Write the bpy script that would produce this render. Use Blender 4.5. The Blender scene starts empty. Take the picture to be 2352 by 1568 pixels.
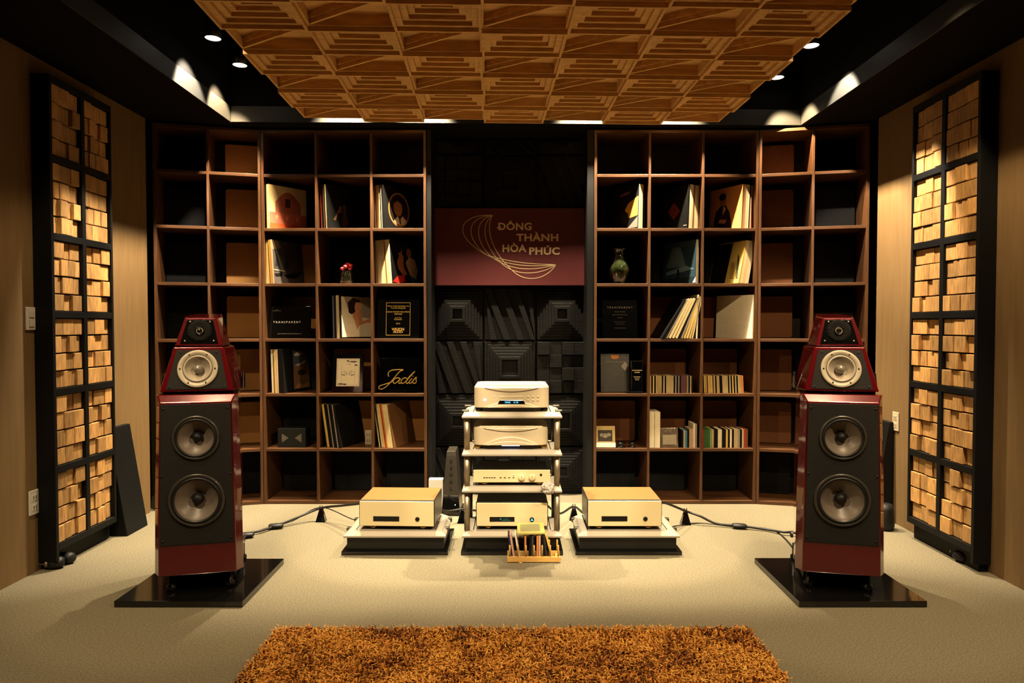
import bpy, bmesh, math, random
from math import sin, cos, pi, radians, atan2, sqrt
from mathutils import Vector, Matrix

# ------------------------------------------------------------------ camera
S = bpy.context.scene
COL = S.collection
F = 1568.0                       # focal length in pixels of the 2352 x 1568 frame
CAMZ = 1.30
PITCH = math.atan(40.0 / F)
cd = bpy.data.cameras.new('camera'); cam = bpy.data.objects.new('camera', cd); COL.objects.link(cam)
cd.sensor_width = 36.0; cd.lens = F * 36.0 / 2352.0; cd.clip_start = 0.05
cam.location = (0, 0, CAMZ); cam.rotation_euler = (pi / 2 - PITCH, 0, 0)
S.camera = cam

# ------------------------------------------------------------------ world, exposure
w = bpy.data.worlds.new('room_dark'); S.world = w; w.use_nodes = True
w.node_tree.nodes['Background'].inputs[0].default_value = (0.010, 0.008, 0.006, 1)
w.node_tree.nodes['Background'].inputs[1].default_value = 0.2
S.view_settings.view_transform = 'Standard'; S.view_settings.look = 'None'
S.view_settings.gamma = 1.0; S.view_settings.use_curve_mapping = False
S.view_settings.exposure = 0.0

WARM = (1.0, 0.74, 0.43)
WHITE = (1.0, 0.86, 0.66)
PALE = (1.0, 0.82, 0.55)
# ceiling spotlights of the cove, plus added unseen fill spots: x, y, z, watts, spread (deg), tilt towards (dx, dy), colour, label
SPOTS = [
 (-1.772, 4.09, 2.99, 250, 68, (-0.50, 0.22), WHITE, 'round ceiling spotlight left of wooden panel, nearer of the left pair'),
 (-1.78, 4.51, 2.99, 250, 68, (-0.45, 0.25), WARM, 'round ceiling spotlight left of wooden panel, farther of the left pair'),
 (1.80, 4.15, 2.97, 250, 68, (0.50, 0.22), WHITE, 'round ceiling spotlight right of wooden panel, nearer of the right pair'),
 (1.80, 4.68, 2.97, 250, 68, (0.40, 0.15), WARM, 'round ceiling spotlight right of wooden panel, farther of the right pair'),
 (-1.18, 4.709, 2.99, 545, 79.5, (0, 0.05), PALE, 'ceiling spotlight behind wooden panel near the left bookcase'),
 (-0.60, 4.714, 2.99, 545, 79.5, (0, 0.05), PALE, 'ceiling spotlight behind wooden panel left of the sign niche'),
 (0.50, 4.736, 2.99, 545, 79.5, (0, 0.05), PALE, 'ceiling spotlight behind wooden panel right of the sign niche'),
 (1.16, 4.757, 2.99, 545, 79.5, (0, 0.05), PALE, 'ceiling spotlight behind wooden panel near the right bookcase'),
 (-1.62, 2.50, 2.99, 60, 38, (0.05, 0.32), WARM, 'ceiling spotlight in front of the left loudspeaker'),
 (1.70, 2.48, 2.99, 70, 40, (-0.06, 0.32), WARM, 'ceiling spotlight in front of the right loudspeaker'),
 (-1.68, 3.05, 2.99, 62, 88, (0.1, 0.30), WARM, 'ceiling spotlight above the left loudspeaker'),
 (1.80, 3.00, 2.99, 120, 92, (-0.1, 0.30), WARM, 'ceiling spotlight above the right loudspeaker'),
 (-0.40, 1.45, 2.95, 430, 24, (-0.08, 0.96), PALE, 'ceiling spotlight in front of the wooden panel aimed at the left amplifier'),  # added out of view to brighten the left amplifier face
 (0.06, 1.45, 2.95, 270, 24, (0.0, 1.02), PALE, 'ceiling spotlight in front of the wooden panel aimed at the rack'),
 (0.50, 1.45, 2.95, 430, 24, (0.07, 0.96), PALE, 'ceiling spotlight in front of the wooden panel aimed at the right amplifier'),  # its twin, added to brighten the right amplifier face
 (-1.75, 1.60, 2.99, 150, 86, (0.42, 0.45), WARM, 'ceiling spotlight nearest the camera on the left'),  # added fill for the front floor, left side
 (1.80, 1.60, 2.99, 185, 86, (-0.42, 0.45), WARM, 'ceiling spotlight nearest the camera on the right'),  # added fill for the front floor and rug, right side
]

# ------------------------------------------------------------------ helpers
R = random.Random(7)
def ray(px, py):
    a = (px - 1176.0) / F; b = (784.0 - py) / F
    return Vector((a, cos(PITCH) + b * sin(PITCH), -sin(PITCH) + b * cos(PITCH)))
def at(px, py, Y):
    d = ray(px, py); k = Y / d.y
    return Vector((d.x * k, Y, CAMZ + d.z * k))
def gx(px, Y, py=900): return at(px, py, Y).x
def gz(py, Y): return at(1176, py, Y).z

def lin(c): return tuple(((v / 12.92) if v <= .04045 else ((v + .055) / 1.055) ** 2.4) for v in c)
def rgb(r, g, b): return lin((r / 255., g / 255., b / 255.))

MATS = {}
ALB = .66                        # a dark room: all surfaces sit low, the lamps carry the picture
def mat(name, col, rough=.6, metal=0., var=.15, scale=8., stretch=(1, 1, 1), bump=0., coat=0., rnd=0., emit=None, trans=0., spec=.5, detail=4., bdist=.01):
    if name in MATS: return MATS[name]
    if not emit and not trans: col = tuple(c * ALB for c in col); spec = spec * .8
    m = bpy.data.materials.new(name); m.use_nodes = True; MATS[name] = m
    nt = m.node_tree; N = nt.nodes; L = nt.links; b = N['Principled BSDF']
    b.inputs['Roughness'].default_value = rough; b.inputs['Metallic'].default_value = metal
    b.inputs['Coat Weight'].default_value = coat; b.inputs['Coat Roughness'].default_value = .04
    b.inputs['Specular IOR Level'].default_value = spec
    b.inputs['Transmission Weight'].default_value = trans
    tc = N.new('ShaderNodeTexCoord'); mp = N.new('ShaderNodeMapping'); nz = N.new('ShaderNodeTexNoise')
    mp.inputs['Scale'].default_value = stretch; nz.inputs['Scale'].default_value = scale; nz.inputs['Detail'].default_value = detail
    L.new(tc.outputs['Object'], mp.inputs['Vector']); L.new(mp.outputs[0], nz.inputs['Vector'])
    rp = N.new('ShaderNodeValToRGB')
    rp.color_ramp.elements[0].position = .3; rp.color_ramp.elements[1].position = .7
    rp.color_ramp.elements[0].color = tuple(max(0, c * (1 - var)) for c in col) + (1,)
    rp.color_ramp.elements[1].color = tuple(min(1, c * (1 + var)) for c in col) + (1,)
    L.new(nz.outputs['Fac'], rp.inputs['Fac'])
    out = rp.outputs['Color']
    if rnd > 0:
        oi = N.new('ShaderNodeObjectInfo'); hs = N.new('ShaderNodeHueSaturation'); mr = N.new('ShaderNodeMapRange')
        mr.inputs['To Min'].default_value = 1 - rnd; mr.inputs['To Max'].default_value = 1 + rnd * .6
        L.new(oi.outputs['Random'], mr.inputs['Value']); L.new(mr.outputs[0], hs.inputs['Value']); L.new(out, hs.inputs['Color']); out = hs.outputs['Color']
        ad = N.new('ShaderNodeVectorMath'); ad.operation = 'ADD'
        ml = N.new('ShaderNodeMath'); ml.operation = 'MULTIPLY'; ml.inputs[1].default_value = 37.
        L.new(oi.outputs['Random'], ml.inputs[0]); L.new(tc.outputs['Object'], ad.inputs[0]); L.new(ml.outputs[0], ad.inputs[1]); L.new(ad.outputs[0], mp.inputs['Vector'])
    L.new(out, b.inputs['Base Color'])
    if bump:
        bp = N.new('ShaderNodeBump'); bp.inputs['Strength'].default_value = bump; bp.inputs['Distance'].default_value = bdist
        L.new(nz.outputs['Fac'], bp.inputs['Height']); L.new(bp.outputs[0], b.inputs['Normal'])
    if emit:
        b.inputs['Emission Color'].default_value = tuple(emit[:3]) + (1,); b.inputs['Emission Strength'].default_value = emit[3]
    return m
def paint(r, g, b, rough=.55):
    return mat('print_%d_%d_%d' % (r, g, b), rgb(r, g, b), rough, var=.06, scale=30, spec=.2)

class MB:
    """collects shapes and links them as ONE mesh object"""
    def __init__(s): s.b = bmesh.new(); s.mats = []; s.T = Matrix.Identity(4)
    def mi(s, m):
        if m is None: return 0
        if m not in s.mats: s.mats.append(m)
        return s.mats.index(m)
    def v(s, p): return s.b.verts.new(s.T @ Vector(p))
    def face(s, pts, m=None, smooth=False):
        f = s.b.faces.new([s.v(p) for p in pts]); f.material_index = s.mi(m); f.smooth = smooth; return f
    def box(s, x0, x1, y0, y1, z0, z1, m=None):
        return s.loft([[(x0, y0, z0), (x1, y0, z0), (x1, y1, z0), (x0, y1, z0)], [(x0, y0, z1), (x1, y0, z1), (x1, y1, z1), (x0, y1, z1)]], m)
    def loft(s, rings, m=None, cap=True, smooth=False, closed=True):
        V = [[s.v(p) for p in r] for r in rings]; k = s.mi(m); n = len(V[0])
        for a, c in zip(V, V[1:]):
            for i in range(n if closed else n - 1):
                j = (i + 1) % n
                f = s.b.faces.new((a[i], a[j], c[j], c[i])); f.material_index = k; f.smooth = smooth
        if cap:
            f = s.b.faces.new(V[0][::-1]); f.material_index = k
            f = s.b.faces.new(V[-1]); f.material_index = k
    def prism(s, pts, z0, z1, m=None, axis='z'):
        def q(p, h): return (p[0], p[1], h) if axis == 'z' else ((p[0], h, p[1]) if axis == 'y' else (h, p[0], p[1]))
        s.loft([[q(p, z0) for p in pts], [q(p, z1) for p in pts]], m)
    def lathe(s, prof, m=None, seg=24, smooth=True, axis='z', o=(0, 0, 0), mats=None, ends=True):
        """prof: list of (r, h)"""
        rings = []
        for r, h in prof:
            ring = []
            for i in range(seg):
                a = 2 * pi * i / seg
                if axis == 'z': p = (o[0] + r * cos(a), o[1] + r * sin(a), o[2] + h)
                elif axis == 'y': p = (o[0] + r * cos(a), o[1] + h, o[2] + r * sin(a))
                else: p = (o[0] + h, o[1] + r * cos(a), o[2] + r * sin(a))
                ring.append(s.v(p))
            rings.append(ring)
        for t, (a, c) in enumerate(zip(rings, rings[1:])):
            k = s.mi(mats[t] if mats else m)
            for i in range(seg):
                j = (i + 1) % seg
                f = s.b.faces.new((a[i], a[j], c[j], c[i])); f.material_index = k; f.smooth = smooth
        if not ends: return
        if prof[0][0] > 1e-5: s.b.faces.new(rings[0][::-1]).material_index = s.mi(m if not mats else mats[0])
        if prof[-1][0] > 1e-5: s.b.faces.new(rings[-1]).material_index = s.mi(m if not mats else mats[-1])
    def cyl(s, r, z0, z1, m=None, seg=20, axis='z', o=(0, 0, 0)):
        s.lathe([(r, z0), (r, z1)], m, seg, True, axis, o)
    def tube(s, pts, rad, m=None, seg=8, cap=True):
        P = [Vector(p) for p in pts]; rings = []
        if not isinstance(rad, (list, tuple)): rad = [rad] * len(P)
        up = Vector((0, 0, 1))
        for i, p in enumerate(P):
            t = (P[min(i + 1, len(P) - 1)] - P[max(i - 1, 0)]).normalized()
            u = t.cross(up)
            if u.length < .05: u = t.cross(Vector((0, 1, 0)))
            u.normalize(); q = u.cross(t)
            rings.append([p + (u * cos(2 * pi * k / seg) + q * sin(2 * pi * k / seg)) * rad[i] for k in range(seg)])
        s.loft(rings, m, cap, True)
    def mesh(s, name, m=None):
        bmesh.ops.remove_doubles(s.b, verts=s.b.verts, dist=1e-6)
        bmesh.ops.recalc_face_normals(s.b, faces=s.b.faces)
        me = bpy.data.meshes.new(name); s.b.to_mesh(me); s.b.free()
        for q in (s.mats or [m]):
            if q: me.materials.append(q)
        return me
    def build(s, name, m=None, parent=None, bevel=0., seg=2, loc=None, sub=0):
        o = bpy.data.objects.new(name, s.mesh(name, m)); COL.objects.link(o)
        if parent: o.parent = parent
        if loc: o.location = loc
        if bevel:
            bv = o.modifiers.new('bevel', 'BEVEL'); bv.width = bevel; bv.segments = seg; bv.limit_method = 'ANGLE'; bv.angle_limit = radians(40)
            bv.harden_normals = False
        if sub:
            sm = o.modifiers.new('sub', 'SUBSURF'); sm.levels = sub; sm.render_levels = sub
        return o

def thing(name, label, cat, loc=(0, 0, 0), rz=0., group=None, rot=None):
    o = bpy.data.objects.new(name, None); COL.objects.link(o); o.empty_display_size = .05
    o.location = loc; o.rotation_euler = rot if rot else (0, 0, rz)
    tag(o, label, cat, group); return o
def tag(o, label, cat, group=None):
    o['label'] = label; o['category'] = cat
    if group: o['group'] = group
    return o
def part(o, label): o['label'] = label; return o
def struct(o): o['kind'] = 'structure'; return o
def boxpart(name, parent, x0, x1, y0, y1, z0, z1, m, bevel=0.):
    b = MB(); b.box(x0, x1, y0, y1, z0, z1, m); return b.build(name, m, parent, bevel)
def copy_tree(o, parent=None):
    c = o.copy(); COL.objects.link(c)
    if parent: c.parent = parent
    for ch in o.children: copy_tree(ch, c)
    return c

def lettering(text, size, m, parent, loc, rot=(pi / 2, 0, 0), name='lettering', bold=0., depth=.0006, align='CENTER', spacing=1., scale=None, line=1.):
    cu = bpy.data.curves.new('t', 'FONT'); cu.body = text; cu.size = size; cu.extrude = depth; cu.offset = bold
    cu.align_x = align; cu.align_y = 'CENTER'; cu.space_character = spacing; cu.space_line = line; cu.resolution_u = 3
    t = bpy.data.objects.new('t', cu); COL.objects.link(t)
    dg = bpy.context.evaluated_depsgraph_get(); dg.update()
    me = bpy.data.meshes.new_from_object(t.evaluated_get(dg)); me.name = name
    bpy.data.objects.remove(t); bpy.data.curves.remove(cu)
    me.materials.clear(); me.materials.append(m)
    for p in me.polygons: p.material_index = 0
    o = bpy.data.objects.new(name, me); COL.objects.link(o); o.parent = parent; o.location = loc; o.rotation_euler = rot
    if scale: o.scale = scale
    return o

ORD = ['first', 'second', 'third', 'fourth', 'fifth', 'sixth', 'seventh', 'eighth', 'ninth', 'tenth', 'eleventh', 'twelfth', 'thirteenth', 'fourteenth', 'fifteenth', 'sixteenth', 'seventeenth', 'eighteenth', 'nineteenth', 'twentieth', 'twenty-first', 'twenty-second', 'twenty-third', 'twenty-fourth', 'twenty-fifth', 'twenty-sixth', 'twenty-seventh', 'twenty-eighth', 'twenty-ninth', 'thirtieth']

# ------------------------------------------------------------------ materials
CARPET = mat('carpet', rgb(128, 120, 99), .95, var=.32, scale=140, bump=.6, spec=.1, detail=6, bdist=.004)
WALLM = mat('tan_wall', rgb(130, 103, 66), .75, var=.10, scale=5, stretch=(6, 6, .5), bump=.05, spec=.25)
BLACKP = mat('black_ceiling_paint', rgb(17, 16, 15), .9, var=.1, spec=.1)
BLACKW = mat('black_stained_wood', rgb(13, 12, 11), .6, var=.3, scale=14, stretch=(1, 1, 6), bump=.15, spec=.14)
GREYT = mat('grey_fascia_paint', rgb(42, 41, 37), .5, var=.05)
WALNUT = mat('walnut_board', rgb(84, 52, 25), .45, var=.3, scale=7, stretch=(1, 8, 8), bump=.03)
WALNUTV = mat('walnut_upright', rgb(84, 52, 25), .45, var=.3, scale=7, stretch=(8, 8, 1), bump=.03)
DARKBACK = mat('dark_back_board', rgb(22, 15, 11), .7, var=.2, spec=.2)
TANPAD = mat('tan_fabric_panel', rgb(172, 122, 68), .9, var=.1, scale=120, bump=.25, spec=.1)
BROWNPAD = mat('brown_fabric_panel', rgb(116, 74, 46), .9, var=.1, scale=120, bump=.25, spec=.1)
DARKPAD = mat('charcoal_foam', rgb(27, 26, 25), .95, var=.25, scale=90, bump=.5, spec=.1)
PINE = mat('ceiling_panel_wood', rgb(243, 194, 122), .6, var=.2, scale=5, stretch=(2, 14, 14), bump=.05, rnd=.08)
BLOCK = mat('pine_block', rgb(206, 156, 92), .6, var=.34, scale=2.2, stretch=(1, 3.2, .5), bump=.05, rnd=.36)
BLACKF = mat('black_frame', rgb(11, 11, 10), .6, var=.15, spec=.25)
LACQ = mat('red_lacquer', rgb(104, 7, 17), .2, var=.03, coat=1., metal=.2)
BAFFLE = mat('black_baffle', rgb(40, 38, 35), .85, var=.2, scale=220, bump=.2, spec=.25)
GLOSSB = mat('gloss_black', rgb(10, 10, 10), .12, var=.02, coat=.6)
GRANITE = mat('black_granite', rgb(14, 13, 12), .12, var=.4, scale=160, coat=.5)
RUBBER = mat('black_rubber', rgb(14, 14, 14), .55, var=.05)
CONE = mat('paper_cone', rgb(128, 116, 104), .38, var=.08, scale=40)
CONEL = mat('light_cone', rgb(190, 178, 158), .38, var=.05, scale=40)
BASKET = mat('driver_ring', rgb(200, 188, 164), .42, metal=.1, var=.05)
RINGD = mat('dark_ring', rgb(96, 92, 86), .32, metal=.6, var=.05)
DOME = mat('dome', rgb(150, 142, 128), .25, metal=.3, var=.02)
STEEL = mat('steel', rgb(176, 160, 134), .42, metal=.85, var=.04)
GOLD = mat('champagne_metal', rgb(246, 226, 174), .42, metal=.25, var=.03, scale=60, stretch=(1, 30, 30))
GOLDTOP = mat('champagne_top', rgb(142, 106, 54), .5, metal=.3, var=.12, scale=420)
BRASS = mat('brass', rgb(214, 168, 84), .25, metal=1., var=.04)
SILVER = mat('satin_silver', rgb(214, 196, 162), .38, metal=.25, var=.03)
PLATF = mat('pale_platform', rgb(176, 166, 148), .45, metal=.2, var=.03)
BLACKM = mat('black_metal', rgb(20, 19, 18), .35, metal=.3, var=.05)
DARKMET = mat('dark_grey_metal', rgb(92, 86, 76), .35, metal=.8, var=.05)
DISP = mat('dark_display', rgb(6, 7, 9), .12, var=.02)
BLUE = mat('blue_digits', (.02, .2, .5), emit=(.05, .45, 1.0, 2.2))
CYAN = mat('cyan_led', (.02, .3, .4), emit=(.05, .6, .8, 2.0))
BLUEW = mat('blue_white_led', (.3, .4, .8), emit=(.45, .55, 1.0, 6.0))
GREENT = mat('green_text', (.02, .2, .2), emit=(.03, .45, .4, .5))
WHITEP = mat('white_plastic', rgb(232, 226, 212), .4, var=.02)
CREAMP = mat('cream_plastic', rgb(206, 192, 164), .45, var=.03)
BAMBOO = mat('pale_bamboo', rgb(222, 172, 92), .5, var=.15, scale=10, stretch=(1, 8, 8))
GOLDTXT = mat('gold_letters', rgb(226, 184, 92), .35, metal=.3, var=.03)
CREAMTXT = mat('cream_letters', rgb(206, 178, 132), .6, var=.03)
DIMTXT = mat('grey_letters', rgb(140, 130, 116), .6, var=.03)
SIGNRED = mat('sign_red', rgb(78, 17, 18), .5, var=.08)
GLASS = mat('clear_glass', (.95, .97, .95), .03, var=0., trans=1.)
LENS = mat('lamp_lens', (1, .95, .85), emit=(1., .92, .78, 7.))

# ------------------------------------------------------------------ room shell
Z_S = 2.70
b = MB(); b.box(-3.0, 3.0, -2.0, 5.7, -.1, 0, CARPET); struct(b.build('floor', CARPET))
b = MB(); b.box(-3.0, 3.0, -2.0, 5.7, 3.3, 3.4, BLACKP); struct(b.build('ceiling', BLACKP))
def wall(name, pts, z0=0., z1=3.3, m=WALLM):
    b = MB(); b.prism(pts, z0, z1, m); return struct(b.build(name, m))
wall('wall_left', [(-2.5, -2), (-2.5, 4.69), (-2.72, 4.69), (-2.72, 5.5), (-3, 5.5), (-3, -2)])
wall('wall_right', [(2.5, -2), (3, -2), (3, 5.5), (2.72, 5.5), (2.72, 4.69), (2.5, 4.69)])
wall('wall_back', [(-3, 5.5), (3, 5.5), (3, 5.7), (-3, 5.7)], m=BLACKP)
wall('wall_front', [(-3, -2.2), (3, -2.2), (3, -2.0), (-3, -2.0)], m=BLACKP)
# the dropped soffit around the lit ceiling recess
FL, FR = -1.96, 2.045
BL, BR = 4.78, 4.86
def soff(name, pts): 
    b = MB(); b.prism(pts, Z_S, 3.3, BLACKP); return struct(b.build(name, BLACKP))
soff('trim_1', [(-2.5, -2), (FL, -2), (FL, BL), (-2.5, BL - .02)])
soff('trim_2', [(FR, -2), (2.5, -2), (2.5, BR), (FR, BR)])
soff('trim_3', [(-2.72, BL - .03), (FL, BL), (FR, BR), (2.72, BR + .02), (2.72, 5.5), (-2.72, 5.5)])
soff('trim_4', [(FL, -2), (FR, -2), (FR, -.6), (FL, -.6)])
def fascia(name, p, q, t=.008, h=.11):
    p = Vector((p[0], p[1])); q = Vector((q[0], q[1])); n = Vector((-(q - p).y, (q - p).x)).normalized() * t
    b = MB(); b.prism([p, q, q + n, p + n], Z_S + .002, Z_S + h, GREYT); return struct(b.build(name, GREYT))
fascia('trim_5', (FL + .0005, BL - .01), (FL + .0005, -.59), )
fascia('trim_6', (FR - .0005, -.59), (FR - .0005, BR - .01))
fascia('trim_7', (FR - .01, BR - .0008), (FL + .01, BL - .0008))

# ------------------------------------------------------------------ ceiling spotlights
def spotlight(x, y, z, watts, spread, tilt, col, label, blend=.35):
    t = thing('ceiling_spotlight', label, 'spotlight', (x, y, z), group='round spotlights around the ceiling recess')
    b = MB(); b.cyl(.012, .10, 3.3 - z, BLACKM, 10); st = b.build('stem', BLACKM, t); 
    b = MB(); b.lathe([(.0, .11), (.03, .11), (.046, .09), (.05, .0), (.045, .0), (.045, .012), (.0, .012)], BLACKM, 28); b.build('housing', BLACKM, t)
    b = MB(); b.lathe([(0, .004), (.044, .004), (.044, .009), (0, .009)], LENS, 28); b.build('lens', LENS, t)
    ld = bpy.data.lights.new('spot', 'SPOT'); ld.energy = watts * 1.5; ld.color = col; ld.spot_size = radians(spread); ld.spot_blend = .6 if spread == 79.5 else blend; ld.shadow_soft_size = .018
    lo = bpy.data.objects.new('lamp_light', ld); COL.objects.link(lo); lo.parent = t; lo.location = (0, 0, -.012)
    lo.rotation_euler = Vector((-tilt[0], -tilt[1], 1)).to_track_quat('Z', 'Y').to_euler()   # wall washers: the beam leans, the can hangs straight
    return t
for a in SPOTS: spotlight(*a)

# ------------------------------------------------------------------ suspended wooden ceiling panel
TW, TD = .390, .277
def coffer_tile():
    b = MB(); hx, hy = TW / 2, TD / 2
    rings = []
    def rect(x, y, z): return [(-x, -y, z), (x, -y, z), (x, y, z), (-x, y, z)]
    rings.append(rect(hx, hy, .12)); rings.append(rect(hx, hy, 0))
    x, y = hx - .012, hy - .012; z = 0
    rings.append(rect(x, y, 0))
    for k in range(5):
        z += .018; rings.append(rect(x, y, z)); x -= .0285; y -= .0205; rings.append(rect(x, y, z))
    b.loft(rings, PINE); return b.mesh('tile', PINE)
def ridge_tile():
    b = MB(); hx, hy = TW / 2, TD / 2
    def rect(x, y, z): return [(-x, -y, z), (x, -y, z), (x, y, z), (-x, y, z)]
    x, y = hx - .01, hy - .01
    b.loft([rect(hx, hy, .12), rect(hx, hy, .022), rect(x, y, .022), rect(x, y, .075)], PINE)
    # stepped ridge running along the diagonal
    A = Vector((-x, y)); B = Vector((x, -y)); d = (B - A).normalized(); n = Vector((-d.y, d.x))
    def strip(w, z0, z1, sh=0.):
        def clip(p): return (max(-x, min(x, p.x)), max(-y, min(y, p.y)))
        a0, a1, b0, b1 = A + n * (w + sh), A - n * (w - sh), B + n * (w + sh), B - n * (w - sh)
        P = [clip(a0), clip(b0), clip(b1), clip(a1)]
        b.prism(P, z0, z1, PINE)
    strip(.024, .046, .078, 0); strip(.012, .024, .047)
    return b.mesh('tile', PINE)
ZP = 2.62
panel = thing('ceiling_panel', 'large suspended wooden ceiling panel of stepped square tiles', 'ceiling panel', (-.184, 4.52, ZP), radians(1.9))
cm, rm = coffer_tile(), ridge_tile()
for j in range(8):
    for i in range(7):
        me = cm if (i + j) % 2 else rm
        o = bpy.data.objects.new('tile', me); COL.objects.link(o); o.parent = panel
        o.location = ((i - 3 + .5) * TW, -(j + .5) * TD, 0)
b = MB(); b.box(-3 * TW + .02, 4 * TW - .02, -8 * TD + .02, -.02, .12, .15, BLACKF); b.build('backing_board', BLACKF, panel)
for hx in (-.9, 1.3):
    for hy in (-.4, -1.8):
        b = MB(); b.cyl(.006, .15, 3.3 - ZP, BLACKM, 8, o=(hx, hy, 0)); b.build('hanger_rod', BLACKM, panel)

# ------------------------------------------------------------------ wall diffusers of pine blocks
bb = MB(); bb.box(-.5, .5, -.5, .5, -.5, .5, BLOCK); bmesh.ops.bevel(bb.b, geom=bb.b.edges[:], offset=.02, segments=1, affect='EDGES'); BLK = bb.mesh('block', BLOCK)
def diffuser(side, label):
    """local: x along the wall (away from camera), y out of the wall into the room"""
    Y0, Y1, dep = (3.57, 4.12, .098) if side < 0 else (3.53, 4.13, .094)
    W = Y1 - Y0
    t = thing('wall_diffuser', label, 'diffuser', (side * 2.499, Y0, 0), group='pine block diffusers on the side walls')
    sx = -side                               # towards the room
    def bx(name, y0, y1, d0, d1, z0, z1, m=BLACKF, bev=.002):
        return boxpart(name, t, min(sx * d0, sx * d1), max(sx * d0, sx * d1), y0, y1, z0, z1, m, bev)
    Z0, Z1 = .10, 2.60
    bx('back_board', .02, W, .001, .012, Z0, Z1)
    bx('side_board', 0, .022, .001, dep, .045, Z1)
    bx('side_board', W - .018, W, .001, dep, Z0, Z1)
    mid = W * .5 + .004
    bx('post', mid - .016, mid + .016, .012, dep, Z0, Z1)
    bx('foot_board', .022, W, .001, .05, .0, Z0 - .001)
    ch = (Z1 - Z0 - .036) / 6
    for k in range(7):
        z = Z0 + k * ch
        bx('rail', .022, mid - .016, .012, dep, z, z + .036); bx('rail', mid + .016, W - .018, .012, dep, z, z + .036)
    rr = random.Random(11 + side)
    for k in range(6):
        for (a, c) in ((.023, mid - .017), (mid + .017, W - .019)):
            rh = (ch - .036) / 4
            for r in range(4):
                z0 = Z0 + k * ch + .036 + r * rh
                n = rr.choice((3, 3, 4)); cuts = [0] + sorted((q + rr.uniform(-.16, .16)) / n for q in range(1, n)) + [1]
                for q in range(n):
                    x0, x1 = a + (c - a) * cuts[q], a + (c - a) * cuts[q + 1]
                    d1 = rr.choice((.072, .080, .086, .092)) + rr.uniform(-.003, .003)
                    o = bpy.data.objects.new('block', BLK); COL.objects.link(o); o.parent = t
                    o.scale = (d1 - .013, x1 - x0 - .0008, rh - .008)
                    o.location = (sx * (.013 + d1) / 2, (x0 + x1) / 2, z0 + rh / 2 - .001)
    return t
diffuser(-1, 'tall black framed diffuser of pine blocks on the left wall')
diffuser(1, 'tall black framed diffuser of pine blocks on the right wall')

# ------------------------------------------------------------------ bookcases
YB = 4.90
ZB = [0.014, gz(1033, YB), gz(907, YB), gz(781, YB), gz(654, YB), gz(527, YB), gz(403, YB), 2.672]
BT = .021
def bookcase(label, x, y, rz, edges, depth=.36, name='bookcase'):
    t = thing(name, label, 'bookcase', (x, y, 0), rz, group='walnut cube bookcases along the back wall')
    Wd = edges[-1]
    for i, e in enumerate(edges):
        e0, e1 = (e, e + .019) if i == 0 else ((e - .019, e) if i == len(edges) - 1 else (e - .0085, e + .0085))
        boxpart('upright', t, e0, e1, .0, depth, .0005, ZB[-1] - BT / 2, WALNUTV, .0015)
    for k, z in enumerate(ZB):
        z0 = z - BT / 2 if k else .001
        z1 = z + BT / 2
        x0, x1 = (0, Wd) if k == len(ZB) - 1 else (.019, Wd - .019)
        boxpart('shelf', t, x0, x1, .002, depth, z0, z1, WALNUT, .0015)
    boxpart('back_board', t, .001, Wd - .001, depth + .0005, depth + .012, .001, ZB[-1], DARKBACK)
    return t
XL = [gx(604, YB), gx(729, YB), gx(855, YB), gx(980, YB)]
XR = [gx(1364, YB), gx(1490, YB), gx(1612, YB), gx(1738, YB)]
bl = bookcase('walnut cube bookcase of three columns left of the red sign', XL[0], YB, 0, [q - XL[0] for q in XL])
br = bookcase('walnut cube bookcase of three columns right of the red sign', XR[0], YB, 0, [q - XR[0] for q in XR])
OL = Vector((-2.468, 4.715)); IL = Vector((XL[0] - .003, YB)); dL = IL - OL; aL = atan2(dL.y, dL.x)
OR_ = Vector((2.468, 4.735)); IR = Vector((XR[3] + .003, YB)); dR = OR_ - IR; aR = atan2(dR.y, dR.x)
al = bookcase('angled walnut bookcase of two columns behind the left loudspeaker', OL.x, OL.y, aL, [0, dL.length * .5, dL.length], .3)
ar = bookcase('angled walnut bookcase of two columns behind the right loudspeaker', IR.x, IR.y, aR, [0, dR.length * .5, dR.length], .3)

# padded acoustic panels at the back of the cells
def pad_mesh(wd, h, th, m, rad=.02):
    b = MB(); pts = []
    for cx, cz, a0 in ((wd / 2 - rad, h - rad, 0), (-wd / 2 + rad, h - rad, pi / 2), (-wd / 2 + rad, rad, pi), (wd / 2 - rad, rad, 1.5 * pi)):
        for k in range(4): pts.append((cx + rad * cos(a0 + k * pi / 6), cz + rad * sin(a0 + k * pi / 6)))
    q = [(x * .97, .5 * h + (z - .5 * h) * .97) for x, z in pts]
    b.loft([[(x, th, z) for x, z in pts], [(x, .012, z) for x, z in pts], [(x, 0, z) for x, z in q]], m); return b.mesh('acoustic_panel', m)
PADS = {k: pad_mesh(.318, .315, .05, m) for k, m in (('tan', TANPAD), ('brown', BROWNPAD), ('charcoal', DARKPAD))}
SHELF = ['lowest shelf', 'second shelf up', 'third shelf up', 'fourth shelf up', 'fifth shelf up', 'sixth shelf up', 'top shelf']
COLN = {'A': 'column beside the left wall', 'B': 'second column from the left wall', 'C': 'third column from the left wall', 'D': 'fourth column from the left wall', 'E': 'column just left of the sign',
        'F': 'column just right of the sign', 'G': 'fourth column from the right wall', 'H': 'third column from the right wall', 'I': 'second column from the right wall', 'J': 'column beside the right wall'}
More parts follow.
